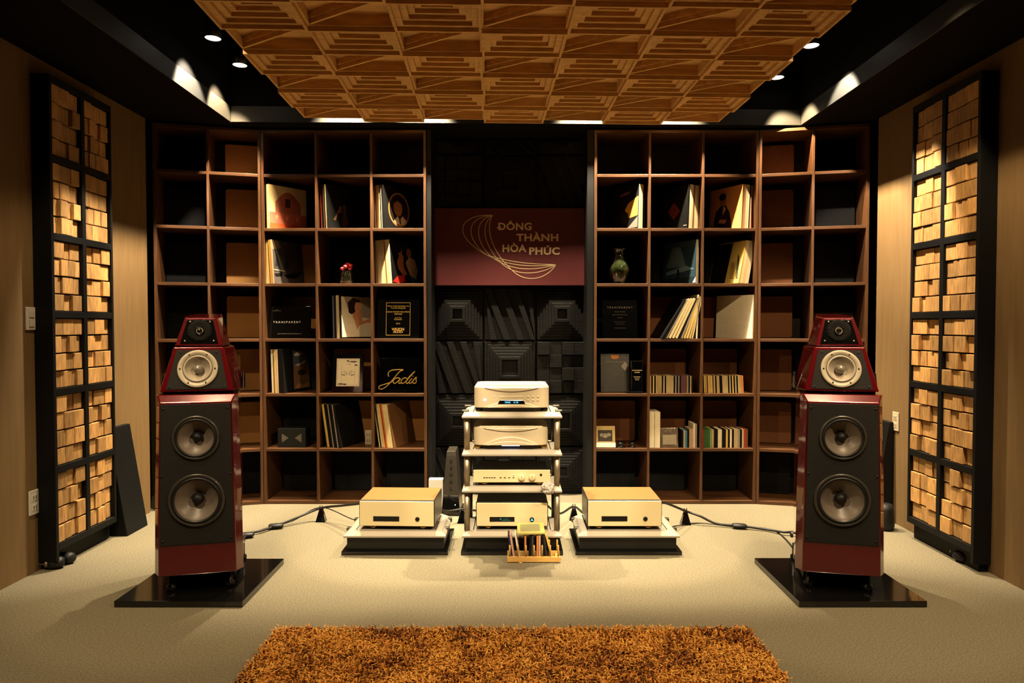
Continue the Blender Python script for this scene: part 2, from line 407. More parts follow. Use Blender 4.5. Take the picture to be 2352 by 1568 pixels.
def cellframe(c):
    """root position, angle, local x centre of a column, depth"""
    if c in 'CDE': i = 'CDE'.index(c); return (XL[0], YB, 0, (XL[i] + XL[i + 1]) / 2 - XL[0], .36)
    if c in 'FGH': i = 'FGH'.index(c); return (XR[0], YB, 0, (XR[i] + XR[i + 1]) / 2 - XR[0], .36)
    if c in 'AB': return (OL.x, OL.y, aL, dL.length * (.25 if c == 'A' else .75), .3)
    return (IR.x, IR.y, aR, dR.length * (.25 if c == 'I' else .75), .3)
TANC = {'B': (1, 2, 3, 4, 5, 6), 'C': (3, 4), 'D': (1, 2), 'E': (1,)}
BROWNC = {'I': (1, 2, 3, 4, 5, 6), 'G': (1, 2, 3), 'H': (1, 2, 3), 'F': (1,)}
TANC['B'] = (1, 2, 3, 4, 5, 6)
for c in 'ABCDEFGHIJ':
    X, Y, a, lx, dp = cellframe(c)
    for r in range(7):
        if r == 6 and c not in 'BI': continue
        kind = 'tan' if r in TANC.get(c, ()) else ('brown' if r in BROWNC.get(c, ()) else 'charcoal')
        o = bpy.data.objects.new('acoustic_panel', PADS[kind]); COL.objects.link(o)
        if r == 6: o.scale = (1, 1, .82)
        off = {'B': .034, 'I': -.034}.get(c, 0)
        sq = .80 if c in 'BI' else (.95 if c in 'AJ' else 1.0)
        if sq != 1: o.scale[0] = sq
        l = Matrix.Rotation(a, 3, 'Z') @ Vector((lx + off, dp - .053, 0))
        o.location = (X + l.x, Y + l.y, ZB[r] + BT / 2 + .0006); o.rotation_euler = (0, 0, a)
        tag(o, '%s padded acoustic panel, %s, %s' % (kind, SHELF[r], COLN[c]), 'acoustic panel', 'padded panels in the bookcase cells')

# ------------------------------------------------------------------ black niche with relief tiles and the red sign
YN = 5.16
NX0, NX1 = XL[3] + .004, XR[0] - .004
boxn = thing('niche_panelling', 'black wooden panelling of relief tiles below the red sign', 'panelling', (0, YN, 0))
boxpart('back_board', boxn, NX0, NX1, .05, .07, .0, 2.69, BLACKW)
boxpart('side_board', boxn, NX0, NX0 + .03, -.24, .049, .0, 2.69, BLACKF)
boxpart('side_board', boxn, NX1 - .045, NX1, -.24, .049, .0, 2.69, BLACKF)
cols = [(gx(995, YN), gx(1108, YN)), (gx(1113, YN), gx(1229, YN)), (gx(1234, YN), gx(1347, YN))]
rws = [(gz(780, YN), gz(662, YN)), (gz(903, YN), gz(785, YN)), (gz(1024, YN), gz(908, YN)), (.01, gz(1029, YN))]
upr = [(gz(474, YN), gz(358, YN)), (gz(353, YN), 2.685)]
def relief(kind, x0, x1, z0, z1):
    b = MB(); cx, cz, hx, hz = (x0 + x1) / 2, (z0 + z1) / 2, (x1 - x0) / 2, (z1 - z0) / 2
    if kind in ('pyramid', 'steps'):
        def rect(x, z, y): return [(cx - x, y, cz - z), (cx + x, y, cz - z), (cx + x, y, cz + z), (cx - x, y, cz + z)]
        rings = [rect(hx, hz, .049)]; n = 7 if kind == 'pyramid' else 6; y = .028
        rings.append(rect(hx, hz, y)); f = 1.
        for k in range(n):
            f2 = f - .115; dy = .009
            rings.append(rect(hx * f2, hz * f2, y - .001)); y -= dy if k < n - 1 else -.02; rings.append(rect(hx * f2, hz * f2, y)); f = f2
        b.loft(rings, BLACKW)
    elif kind == 'blocks':
        b.box(x0, x1, .03, .049, z0, z1, BLACKW); rr = random.Random(3)
        for i in range(4):
            for j in range(4):
                w_, h_ = (x1 - x0) / 4, (z1 - z0) / 4
                b.box(x0 + i * w_ + .001, x0 + (i + 1) * w_ - .001, rr.choice((-.01, .004, .016)), .0305, z0 + j * h_ + .001, z0 + (j + 1) * h_ - .001, BLACKW)
    else:   # slanting boards
        b.box(x0, x1, .03, .049, z0, z1, BLACKW)
        for i in range(-1, 4):
            s0 = x0 + (x1 - x0) * (i * .27); sl = (x1 - x0) * .38; w_ = (x1 - x0) * .135
            P = [(s0 + sl, z0), (s0 + sl + w_, z0), (s0 + w_, z1), (s0, z1)]
            # clip sideways
            P = [(max(x0, min(x1, p)), q) for p, q in P]
            if max(p for p, q in P) - min(p for p, q in P) < .04: continue
            b.prism(P, .004 + .006 * (i % 2), .0305, BLACKW, 'y')
    return b.build('relief_tile', BLACKW, boxn, .0012, 1)
kinds = [['pyramid', 'slant', 'pyramid'], ['slant', 'steps', 'blocks'], ['pyramid', 'slant', 'steps'], ['slant', 'blocks', 'pyramid']]
for r, (z0, z1) in enumerate(rws):
    for c, (x0, x1) in enumerate(cols): relief(kinds[r][c], x0, x1, z0, z1)
for r, (z0, z1) in enumerate(upr):
    for c, (x0, x1) in enumerate(cols): relief(kinds[1 - r][2 - c], x0, x1, z0, z1)
YS = 5.12
sx0, sx1, sz0, sz1 = gx(996, YS), gx(1345, YS), gz(655, YS), gz(478, YS)
sign = thing('red_sign', 'dark red sign panel with cream line drawing and lettering', 'sign', ((sx0 + sx1) / 2, YS, sz0))
sw, sh = sx1 - sx0, sz1 - sz0
boxpart('board', sign, -sw / 2, sw / 2, 0, .018, 0, sh, SIGNRED, .001)
def sg(zx, zy):     # from a 1608 px view of the photo to sign coordinates
    p = at(980 + zx * 400 / 1608., 290 + zy * 390 / 1568., YS); return (p.x - (sx0 + sx1) / 2, p.z - sz0)
def bez(P, n=22):
    out = []
    for k in range(n + 1):
        t = k / n; q = [Vector(p) for p in P]
        while len(q) > 1: q = [a.lerp(c, t) for a, c in zip(q, q[1:])]
        out.append(q[0])
    return out
TIPA, TIPB = (608, 822), (1195, 1275)
up_c = [[TIPA, (330, 800), (210, 960), (400, 1100), (540, 1180)], [TIPA, (410, 830), (330, 950), (440, 1110), (560, 1190)], [TIPA, (480, 850), (420, 960), (500, 1140), (620, 1220)],
        [TIPA, (540, 870), (490, 980), (560, 1130), (690, 1265)], [TIPA, (560, 900), (560, 1050), (650, 1200), (790, 1330)]]
lo_c = [[(540, 1180), (640, 1215), (800, 1262), (1000, 1275), TIPB], [(560, 1190), (700, 1262), (850, 1300), (1050, 1295), TIPB], [(620, 1220), (760, 1310), (900, 1345), (1080, 1310), TIPB],
        [(690, 1265), (800, 1362), (950, 1385), (1110, 1340), TIPB], [(790, 1330), (900, 1440), (1050, 1425), (1140, 1360), TIPB]]
b = MB()
for c1, c2 in zip(up_c, lo_c):
    pts = bez(c1) + bez(c2)[1:]
    P = [(*sg(p.x, p.y),) for p in pts]
    wv = .0024
    for k in range(len(P) - 1):
        a, c = Vector(P[k]), Vector(P[k + 1]); d = (c - a).normalized(); n = Vector((-d.y, d.x)) * wv; a2, c2_ = a - d * .001, c + d * .001
        b.face([(a2.x + n.x, -.0012, a2.y + n.y), (c2_.x + n.x, -.0012, c2_.y + n.y), (c2_.x - n.x, -.0012, c2_.y - n.y), (a2.x - n.x, -.0012, a2.y - n.y)], CREAMTXT)
o = b.build('line_emblem', CREAMTXT, sign); part(o, 'cream line drawing of a curved double sail')
for txt, zx, zy, wpx in (('DÔNG', 815, 928, 305), ('THÀNH', 1025, 1030, 385), ('HÒA', 806, 1130, 220), ('PHÚC', 1086, 1155, 280)):
    x, z = sg(zx, zy)
    o = lettering(txt, .074, CREAMTXT, sign, (x, -.001, z), bold=.0020, spacing=1.06)
    tw = o.dimensions.x if o.dimensions.x > 0 else .1
    xs = [v.co.x for v in o.data.vertices]; wid = max(xs) - min(xs)
    want = wpx * 400 / 1608. / F * YS
    o.scale = (want / wid, 1, 1)
    if txt.startswith('D'):
        x0 = x - want / 2; boxpart('letter_bar', sign, x0 - .010, x0 + .022, -.0017, -.0005, z - .012, z - .002, CREAMTXT)

# ------------------------------------------------------------------ loudspeakers
def bore(o, holes):
    """cut round driver openings into a cabinet or baffle: holes = [(frame, radius, depth)], frame's y axis points inwards"""
    cb = MB()
    for M, r, dp in holes:
        cb.T = M; cb.lathe([(r, -.03), (r, dp)], None, 40, False, 'y')
    cut = bpy.data.objects.new('bore', cb.mesh('bore')); COL.objects.link(cut)
    cut.parent = o.parent
    md = o.modifiers.new('bore', 'BOOLEAN'); md.operation = 'DIFFERENCE'; md.object = cut; md.solver = 'EXACT'
    bpy.context.view_layer.update()
    dg = bpy.context.evaluated_depsgraph_get(); dg.update()
    me = bpy.data.meshes.new_from_object(o.evaluated_get(dg)); me.name = o.name
    o.modifiers.clear(); o.data = me; bpy.data.objects.remove(cut)
def quadpt(Q, s, t):
    a = Q[0].lerp(Q[1], s); c = Q[3].lerp(Q[2], s); return a.lerp(c, t)
def loudspeaker(label, X, side):
    t = thing('floor_loudspeaker', label, 'loudspeaker', (X, 3.20, .0305), rz=radians(-side * 13), group='red lacquered floor loudspeakers')
    # feet
    for fx in (-.13, .13):
        for fy in (.06, .44):
            b = MB(); b.lathe([(.0, 0), (.022, 0), (.024, .01), (.024, .02), (.014, .03), (.014, .086)], BLACKM, 16, o=(fx, fy, 0)); b.build('foot', BLACKM, t)
    b = MB(); b.box(-.145, .145, .11, .40, .012, .086, GLOSSB); b.build('plinth', GLOSSB, t, .004)
    # bass cabinet
    def ring(z, w, wf, yf, c, yb): return [(-w * .66, yb, z), (-w, yf + c, z), (-wf, yf, z), (wf, yf, z), (w, yf + c, z), (w * .66, yb, z)]
    b = MB()
    b.loft([ring(.087, .197, .170, 0, .045, .50), ring(.48, .192, .166, 0, .045, .51), ring(.902, .180, .156, 0, .045, .52), ring(.937, .181, .172, .030, .016, .52)], LACQ)
    cab = b.build('bass_cabinet', LACQ, t, .004)
    b = MB(); b.loft([[(-.163, -.006, .232), (.163, -.006, .232), (.163, .004, .232), (-.163, .004, .232)], [(-.153, -.006, .895), (.153, -.006, .895), (.153, .004, .895), (-.153, .004, .895)]], BAFFLE)
    baf = b.build('baffle', BAFFLE, t, .003)
    wz = [gz(1003, 3.22) - .0305, gz(1145, 3.22) - .0305]
    hl = [(Matrix.Translation((0, -.006, wz[0])), .090, .065), (Matrix.Translation((0, -.006, wz[1])), .109, .065)]
    bore(baf, hl); bore(cab, hl)
    for sxx in (-1, 1):
        for zz in (.255, .56, .875):
            b = MB(); b.lathe([(0, -.0015), (.005, -.0015), (.005, .002)], RUBBER, 10, axis='y', o=(sxx * (.150 if zz < .8 else .14), -.0065, zz)); b.build('baffle_screw', RUBBER, t)
    def driver(name, R_, x, z, y, M, mats, rim, capm, capr):
        b = MB(); T = M if M is not None else Matrix.Translation((x, y, z)); b.T = T
        r = R_
        prof = [(r, .002), (r, -.007), (r * .965, -.009), (r * .90, -.009), (r * .885, -.004), (r * .875, -.004), (r * .86, -.012), (r * .82, -.014), (r * .78, -.010), (r * .765, -.003),
                (r * .6, .012), (r * .38, .030), (r * .26, .042)]
        cp = [(capr, .036), (capr * .93, .024), (capr * .75, .013), (capr * .45, .006), (0.0, .0035)]
        mm = [rim] * 4 + [RUBBER] * 4 + [rim] + [mats] * 3 + [mats] + [capm] * 4
        b.lathe(prof + cp, None, 40, True, 'y', mats=mm, ends=False)
        return b.build(name, rim, t)
    driver('woofer', .104, 0, gz(1003, 3.22) - .0305, -.006, None, CONE, RINGD, RUBBER, .024)
    driver('woofer', .125, 0, gz(1145, 3.22) - .0305, -.006, None, CONE, RINGD, RUBBER, .028)
    # middle module
    mods = []
    def module(name, z0, z1, wf0, wf1, wr0, wr1, yf0, yf1, yr0, yr1, ztop=None):
        b = MB(); zt = z1 if ztop is None else ztop; m0, m1 = yf0 + (yr0 - yf0) * .38, yf1 + (yr1 - yf1) * .38
        b.loft([[(-wf0, yf0, z0), (wf0, yf0, z0), (wr0, m0, z0), (wr0 * .7, yr0, z0), (-wr0 * .7, yr0, z0), (-wr0, m0, z0)],
                [(-wf1, yf1, z1), (wf1, yf1, z1), (wr1, m1, z1 + (zt - z1) * .38), (wr1 * .7, yr1, zt), (-wr1 * .7, yr1, zt), (-wr1, m1, z1 + (zt - z1) * .38)]], LACQ)
        mo = b.build(name, LACQ, t, .005, 3); mods.append(mo)
        return [Vector((-wf0, yf0, z0)), Vector((wf0, yf0, z0)), Vector((wf1, yf1, z1)), Vector((-wf1, yf1, z1))]
    def plate(name, Q, s0, s1, t0, t1, th, m):
        n = (Q[1] - Q[0]).cross(Q[3] - Q[0]).normalized()
        P = [quadpt(Q, s0, t0), quadpt(Q, s1, t0), quadpt(Q, s1, t1), quadpt(Q, s0, t1)]
        b = MB(); b.loft([[p - n * .004 for p in P], [p + n * th for p in P]], m); return b.build(name, m, t, .0025), n
    def facing(Q, s, tt, th):
        n = (Q[1] - Q[0]).cross(Q[3] - Q[0]).normalized(); p = quadpt(Q, s, tt) + n * th
        yv = -n; xv = Vector((1, 0, 0)); zv = xv.cross(yv)
        return Matrix(((xv.x, yv.x, zv.x, p.x), (xv.y, yv.y, zv.y, p.y), (xv.z, yv.z, zv.z, p.z), (0, 0, 0, 1)))
    b = MB(); b.box(-.155, .155, .06, .44, .9375, .9505, RUBBER); b.build('spacer', RUBBER, t)
    Q = module('midrange_cabinet', .951, 1.160, .163, .111, .186, .140, .030, .078, .46, .40)
    mb_, _ = plate('midrange_baffle', Q, .075, .925, .04, .93, .003, BAFFLE)
    hm = [(facing(Q, .5, .50, .003), .066, .045)]; bore(mb_, hm); bore(mods[0], hm)
    for s_, tt in ((.12, .1), (.88, .1), (.16, .87), (.84, .87)):
        b = MB(); b.T = facing(Q, s_, tt, .003); b.lathe([(0, -.0015), (.005, -.0015), (.005, .002)], RUBBER, 10, axis='y'); b.build('baffle_screw', RUBBER, t)
    M = facing(Q, .5, .50, .003); 
    b = MB(); b.T = M; r = .090
    b.lathe([(r, .002), (r, -.006), (r * .97, -.007), (r * .75, -.007), (r * .74, -.002), (r * .70, -.010), (r * .66, -.012), (r * .62, -.008), (r * .60, -.002), (r * .45, .012), (r * .3, .026), (.022, .03), (.0215, .012), (.018, -.001), (.011, -.0075), (0, -.010)],
            None, 40, True, 'y', mats=[BASKET] * 4 + [BASKET, BASKET, CONEL, CONEL] + [CONEL] * 3 + [DOME] * 4, ends=False)
    mid = b.build('midrange_driver', BASKET, t)
    b = MB(); b.T = M
    b.lathe([(r * .735, -.0075), (r * .72, -.0078), (r * .70, -.004)], RUBBER, 40, True, 'y', ends=False); b.build('surround', RUBBER, mid)
    for k in range(6):
        a = k * pi / 3; b = MB(); b.T = M; b.lathe([(0, -.0085), (.004, -.0085), (.004, -.006)], RUBBER, 8, axis='y', o=(r * .86 * cos(a), 0, r * .86 * sin(a))); b.build('driver_screw', RUBBER, mid)
    # tweeter module
    b = MB(); b.box(-.09, .09, .12, .36, 1.1605, 1.1645, RUBBER); b.build('spacer', RUBBER, t)
    Q2 = module('tweeter_cabinet', 1.165, 1.300, .108, .0685, .122, .086, .086, .118, .38, .33, 1.322)
    plate('tweeter_baffle', Q2, .09, .91, .06, .93, .002, GLOSSB)
    b = MB(); b.T = facing(Q2, .5, .53, .002); b.lathe([(.055, .001), (.055, -.002), (.04, -.0025), (.02, -.001), (.02, -.001)], DARKPAD, 32, True, 'y'); fp = b.build('felt_pad', DARKPAD, t)
    b = MB(); b.T = facing(Q2, .5, .53, .005)
    b.lathe([(.021, .001), (.021, -.004), (.018, -.005), (.016, -.002), (.0145, .001), (.0125, -.001), (.0105, -.006), (.006, -.0105), (0, -.012)], None, 28, True, 'y', mats=[GLOSSB] * 3 + [STEEL] * 2 + [GLOSSB] * 3 + [GLOSSB], ends=False)
    b.build('tweeter', GLOSSB, t)
    for s_, tt in ((.18, .17), (.82, .17), (.2, .85), (.8, .85)):
        b = MB(); b.T = facing(Q2, s_, tt, .0025); b.lathe([(0, -.0015), (.0045, -.0015), (.0045, .001)], STEEL, 10, axis='y'); b.build('baffle_screw', BLACKM, t)
    for sxx in (-1, 1):
        b = MB(); b.prism([(.15, .951), (.21, .951), (.21, 1.03), (.18, 1.03)], sxx * .179, sxx * .189, GLOSSB, 'x'); b.build('side_bracket', GLOSSB, t, .002)
    return t
def slab(label, x0, x1, y0, y1):
    b = MB(); b.box(x0, x1, y0, y1, .0005, .03, GRANITE); o = b.build('granite_slab', GRANITE, None, .002); return tag(o, label, 'slab', 'polished black slabs under the loudspeakers')
slab('polished black slab under the left loudspeaker', -1.826, -1.237, 3.10, 3.67)
slab('polished black slab under the right loudspeaker', 1.318, 1.905, 3.10, 3.68)
loudspeaker('tall red and black floor loudspeaker on the left', gx(454, 3.22), -1)
loudspeaker('tall red and black floor loudspeaker on the right', gx(1932, 3.22), 1)

# ------------------------------------------------------------------ amplifier stands, rack
YST = 3.806
def platform(parent, x0, x1, y0, y1, z0, th=.032, name='platform'):
    c = .035; b = MB()
    def ring(z, i): return [(x0 + i, y0 + i, z), (x1 - i, y0 + i, z), (x1 - i, y1 - c - i, z), (x1 - c - i, y1 - i, z), (x0 + c + i, y1 - i, z), (x0 + i, y1 - c - i, z)]
    b.loft([ring(z0, .004), ring(z0 + .004, 0), ring(z0 + .012, 0), ring(z0 + th, .024)], PLATF); o = b.build(name, PLATF, parent)
    for xx in (x0 + .062, x1 - .062):
        boxpart('groove', o, xx - .0025, xx + .0025, y0 + .05, y1 - .04, z0 + th - .004, z0 + th + .0006, BLACKM)
    return o
def amp_stand(label, xc):
    t = thing('amplifier_stand', label, 'stand', (xc, YST, 0), group='low stands under the outer amplifiers')
    boxpart('base', t, -.30, .30, 0, .44, .0005, .022, GRANITE, .003)
    boxpart('core', t, -.275, .275, .03, .41, .022, .098, BLACKM, .004)
    platform(t, -.288, .288, .0, .40, .098)
    for sxx in (-1, 1):
        for yy in (.11, .3):
            boxpart('side_clip', t, min(sxx * .27, sxx * .296), max(sxx * .27, sxx * .296), yy, yy + .028, .1, .124, DARKMET, .003)
    return t
STL, STR = (gx(781, YST) + gx(1028, YST)) / 2, (gx(1326, YST) + gx(1566, YST)) / 2
amp_stand('low black stand with pale platform under the left gold amplifier', STL)
amp_stand('low black stand with pale platform under the right gold amplifier', STR)

def foot(parent, x, y, z, r=.022, h=.02, m=BRASS):
    b = MB(); b.lathe([(r * .85, 0), (r, h * .3), (r * .95, h * .75), (r * .75, h)], m, 20, o=(x, y, z)); return b.build('foot', m, parent)
def power_amp(label, x, y, z, W, H, D, rz=0., lit=False):
    t = thing('power_amplifier', label, 'amplifier', (x, y, z), rz, group='gold fronted power amplifiers')
    for fx in (-W * .33, W * .33):
        for fy in (.045, D - .06): foot(t, fx, fy, 0)
    z0 = .0205
    boxpart('chassis', t, -W / 2 + .002, W / 2 - .002, .012, D, z0, z0 + H - .003, BLACKM if lit else DARKMET, .002)
    boxpart('face_edge', t, -W / 2, W / 2, .004, .012, z0 - .0, z0 + H, BLACKM, .001)
    boxpart('face_plate', t, -W / 2 + .004, W / 2 - .004, -.004, .004, z0 + .003, z0 + H - .003, GOLD, .0025)
    if not lit:
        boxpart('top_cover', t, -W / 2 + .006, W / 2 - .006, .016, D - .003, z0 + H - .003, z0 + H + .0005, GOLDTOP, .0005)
    else:
        boxpart('top_cover', t, -W / 2 + .006, W / 2 - .006, .016, D - .003, z0 + H - .003, z0 + H + .0005, BLACKM, .0005)
    dx0, dx1, dz0, dz1 = -W * .31, W * .035, z0 + H * .20, z0 + H * .40
    b = MB(); fr = .004
    b.loft([[(dx0, -.0045, dz0), (dx1, -.0045, dz0), (dx1, -.0045, dz1), (dx0, -.0045, dz1)], [(dx0 + fr, -.0035, dz0 + fr), (dx1 - fr, -.0035, dz0 + fr), (dx1 - fr, -.0035, dz1 - fr), (dx0 + fr, -.0035, dz1 - fr)]], DISP, True)
    dsp = b.build('display', DISP, t)
    if lit:
        lettering('△  ▪▪▪▪▪▪▪'.replace('▪', '-'), .014, GREENT, dsp, ((dx0 + dx1) / 2 + .012, -.005, (dz0 + dz1) / 2 + .003), depth=.0002, name='readout')
        lettering('------------', .012, GREENT, dsp, ((dx0 + dx1) / 2 + .022, -.005, (dz0 + dz1) / 2 - .006), depth=.0002, name='readout')
    b = MB(); b.lathe([(.0125, 0), (.0125, -.004), (.011, -.0055), (0, -.0055)], BLACKM, 24, axis='y', o=(W * .275, -.004, z0 + H * .30)); k = b.build('power_button', BLACKM, t)
    if lit:
        b = MB(); kx, kz = W * .275, z0 + H * .30; b.prism([(kx - .007, kz - .006), (kx + .007, kz - .006), (kx, kz + .0075)], -.0105, -.0094, CYAN, 'y'); part(b.build('indicator', CYAN, k), 'glowing cyan triangle')
    return t
PZ = .1306
power_amp('gold power amplifier on the low stand left of the equipment rack', gx(910, 3.85), 3.85, PZ, .432, .147, .315, radians(-2))
power_amp('gold power amplifier on the low stand right of the equipment rack', gx(1436, 3.85), 3.85, PZ, .425, .15, .315, radians(0))

XC = (gx(1057, YST) + gx(1295, YST)) / 2
rack = thing('equipment_rack', 'four tier equipment rack with pale shelves in the centre', 'rack', (XC, YST, 0))
boxpart('base', rack, -.288, .288, 0, .44, .0005, .022, GRANITE, .003)
boxpart('core', rack, -.262, .262, .03, .41, .022, .098, BLACKM, .004)
tiers = [.098, gz(1132, YST), gz(1048, YST), gz(961, YST)]
for zt in tiers: platform(rack, -.281, .281, 0, .38, zt, name='shelf')
for zz0, zz1 in zip([q + .032 for q in tiers[:-1]], tiers[1:]):
    for px_ in (-.255, .255):
        for py_ in (.045, .31):
            b = MB(); b.cyl(.0165, zz0, zz1, STEEL if py_ < .1 else DARKMET, 18, o=(px_, py_, 0)); b.build('post', STEEL, rack)
for px_ in (-.265, .265):
    for yy in (.05, .28):
        boxpart('side_clip', rack, px_ - .02, px_ + .02, yy, yy + .03, tiers[3] + .0325, tiers[3] + .042, DARKMET, .003)

def arc_poly(xa, xb, z_edge, z_mid, n=18, z_flat=None):
    top = [(xa + (xb - xa) * k / n, z_edge + (z_mid - z_edge) * (1 - (2 * k / n - 1) ** 2)) for k in range(n + 1)]
    return top
def player(name, label, cat, x, y, z, W, H, D, disc):
    t = thing(name, label, cat, (x, y, z), group='rounded champagne disc player pieces')
    for fx in (-W * .44, W * .44):
        for fy in (.05, D - .06): foot(t, fx, fy, 0, .021, .022, BRASS if not disc else BLACKM)
    z0 = .0225; rc = .05
    pts = []
    for cx, cy, a0 in ((W / 2 - rc, D - rc, 0), (-W / 2 + rc, D - rc, pi / 2), (-W / 2 + rc, rc, pi), (W / 2 - rc, rc, 1.5 * pi)):
        for k in range(9): pts.append((cx + rc * cos(a0 + k * pi / 16), cy + rc * sin(a0 + k * pi / 16)))
    def ring(i, z): return [(p * (1 - i / (W / 2)), D / 2 + (q - D / 2) * (1 - i / (D / 2)), z) for p, q in pts]
    b = MB(); b.loft([ring(.004, z0), ring(0, z0 + .004), ring(0, z0 + H - .012), ring(.004, z0 + H - .010)], SILVER)
    me = b.build('body', SILVER, t)
    for p in me.data.polygons:
        if len(p.vertices) == 4: p.use_smooth = True
    me.modifiers.new('es', 'EDGE_SPLIT').split_angle = radians(30)
    # slightly inset lid with a curved front edge
    c = .03
    b = MB(); L0 = [(-W / 2 + .006 + c, .012), (W / 2 - .006 - c, .012), (W / 2 - .006, .012 + c), (W / 2 - .006, D - .02 - c), (W / 2 - .006 - c, D - .02), (-W / 2 + .006 + c, D - .02), (-W / 2 + .006, D - .02 - c), (-W / 2 + .006, .012 + c)]
    b.loft([[(p, q, z0 + H - .010) for p, q in L0], [(p * .985, .01 + q * .985, z0 + H) for p, q in L0]], SILVER); b.build('lid', SILVER, t)
    # curved lip hanging over the upper front, and a swelling along the lower front
    zt = z0 + H - .013
    lo_ = arc_poly(-W * .36, W * .36, zt, zt - H * .17)
    b = MB(); b.prism(lo_, -.007, .004, SILVER, 'y'); part(b.build('brow', SILVER, t, .002), 'curved brow on the upper front')
    zb = z0 + .003
    up = arc_poly(-W * .37, W * .37, zb, zb + H * (.27 if disc else .42))
    b = MB(); b.prism(up, -.010, .004, SILVER, 'y'); part(b.build('swell', SILVER, t, .003), 'arched swelling on the lower front')
    up2 = arc_poly(-W * .33, W * .33, zb, zb + H * (.13 if disc else .2))
    b = MB(); b.prism(up2, -.015, -.0095, SILVER, 'y'); b.build('lower_swell', SILVER, t, .002)
    if disc:
        ds = [(-W * .185, z0 + H * .18), (W * .185, z0 + H * .18), (W * .155, z0 + H * .35), (-W * .155, z0 + H * .35)]
        b = MB(); b.prism(ds, -.0125, -.0005, DISP, 'y'); d_ = b.build('display', DISP, t, .002)
        lettering('TOTAL', .010, BLUE, d_, (-.022, -.0132, z0 + H * .255), depth=.0002, name='readout', bold=.0004)
        lettering('4 : 10', .011, BLUE, d_, (.024, -.0132, z0 + H * .255), depth=.0002, name='readout', bold=.0004)
        b = MB()
        x0_, x1_, za, zb_ = -W * .16, W * .17, z0 + H * .46, z0 + H * .52
        b.box(x0_, x1_, -.0016, .0005, za, zb_, SILVER); b.build('disc_tray', SILVER, t, .0006)
        for i in range(3):
            for j in range(2):
                b = MB(); b.lathe([(.0055, 0), (.0055, -.0025), (0, -.003)], SILVER, 14, axis='y', o=(W * (.22 + .065 * i), 0, z0 + H * (.34 + .16 * j))); b.build('button', SILVER, t)
        b = MB(); b.lathe([(.007, 0), (.007, -.003), (0, -.0032)], BLUEW, 18, axis='y', o=(-W * .355, 0, z0 + H * .36)); part(b.build('power_light', BLUEW, t), 'glowing blue white power button')
        b = MB(); b.lathe([(.003, 0), (.003, -.002), (0, -.0022)], WHITEP, 12, axis='y', o=(-W * .235, 0, z0 + H * .5)); b.build('sensor', WHITEP, t)
    else:
        b = MB(); b.box(-.05, .05, -.004, .004, z0 - .002, z0 + .0, BLUEW); part(b.build('glow_strip', BLUEW, t), 'pale blue light under the front')
    return t
YC = 3.845
player('disc_player', 'silver rounded disc player with blue display on the top rack tier', 'disc player', gx(1175, YC), YC, tiers[3] + .0325, .425, .127, .30, True)
player('power_supply', 'silver rounded power supply without display on the second rack tier from top', 'power supply', gx(1173, YC), YC, tiers[2] + .0325, .425, .112, .30, False)
# preamplifier
pz = tiers[1] + .0325
pre = thing('preamplifier', 'slim gold preamplifier with two knobs on the third rack tier', 'preamplifier', (gx(1175.5, YC), YC, pz))
W, H, D = .435, .070, .28
for fx in (-W * .36, W * .36):
    for fy in (.045, D - .05): foot(pre, fx, fy, 0, .024, .019)
z0 = .0195
boxpart('chassis', pre, -W / 2 + .012, W / 2 - .012, .008, D, z0 + .004, z0 + H - .006, DARKMET, .002)
boxpart('face_plate', pre, -W / 2, W / 2, -.004, .008, z0, z0 + H, GOLD, .0015)
for kx in (.055, .115):
    b = MB(); b.lathe([(.0185, 0), (.0185, -.014), (.0165, -.017), (0, -.017)], GOLD, 28, axis='y', o=(kx, -.004, z0 + H * .44)); kn = b.build('knob', GOLD, pre)
    b = MB(); b.box(kx - .0012, kx + .0012, -.0216, -.0208, z0 + H * .44, z0 + H * .44 + .017, BLACKM); b.build('pointer', BLACKM, kn)
b = MB(); b.lathe([(.0065, 0), (.0065, -.004), (0, -.0045)], BLACKM, 18, axis='y', o=(.165, -.004, z0 + H * .63)); b.build('jack', BLACKM, pre)
for i, kx in enumerate([-.155 + .0145 * q for q in range(5)] + [-.063, -.039, -.014, .010]):
    boxpart('push_button', pre, kx - .0055, kx + .0055, -.0058, -.004, z0 + H * .36, z0 + H * .42, DARKMET)
b = MB(); b.lathe([(.0035, 0), (.0035, -.003), (0, -.0035)], WHITEP, 12, axis='y', o=(.01, -.004, z0 + H * .6)); b.build('indicator', WHITEP, pre)
power_amp('gold amplifier with lit display on the lowest rack tier', gx(1176, 3.85), 3.85, PZ + .0005, .41, .138, .30, 0, True)

# crumpled cloth hanging over the rack tier
b = MB(); rr = random.Random(5)
bmesh.ops.create_icosphere(b.b, subdivisions=3, radius=1.0)
for v in b.b.verts:
    k = 1 + rr.uniform(-.16, .16); v.co = Vector((v.co.x * .036 * k, v.co.y * .03 * k, v.co.z * .030 * k))
    if v.co.z < 0 and v.co.y < 0: v.co.z *= 1.35
CLOTH = mat('grey_cloth', rgb(186, 178, 168), .9, var=.1, scale=60, bump=.5)
o = b.build('crumpled_cloth', CLOTH); o.location = (gx(1259, 3.80), 3.788, gz(1119, 3.79)); tag(o, 'crumpled pale grey cloth on the right corner of the rack tier', 'cloth')

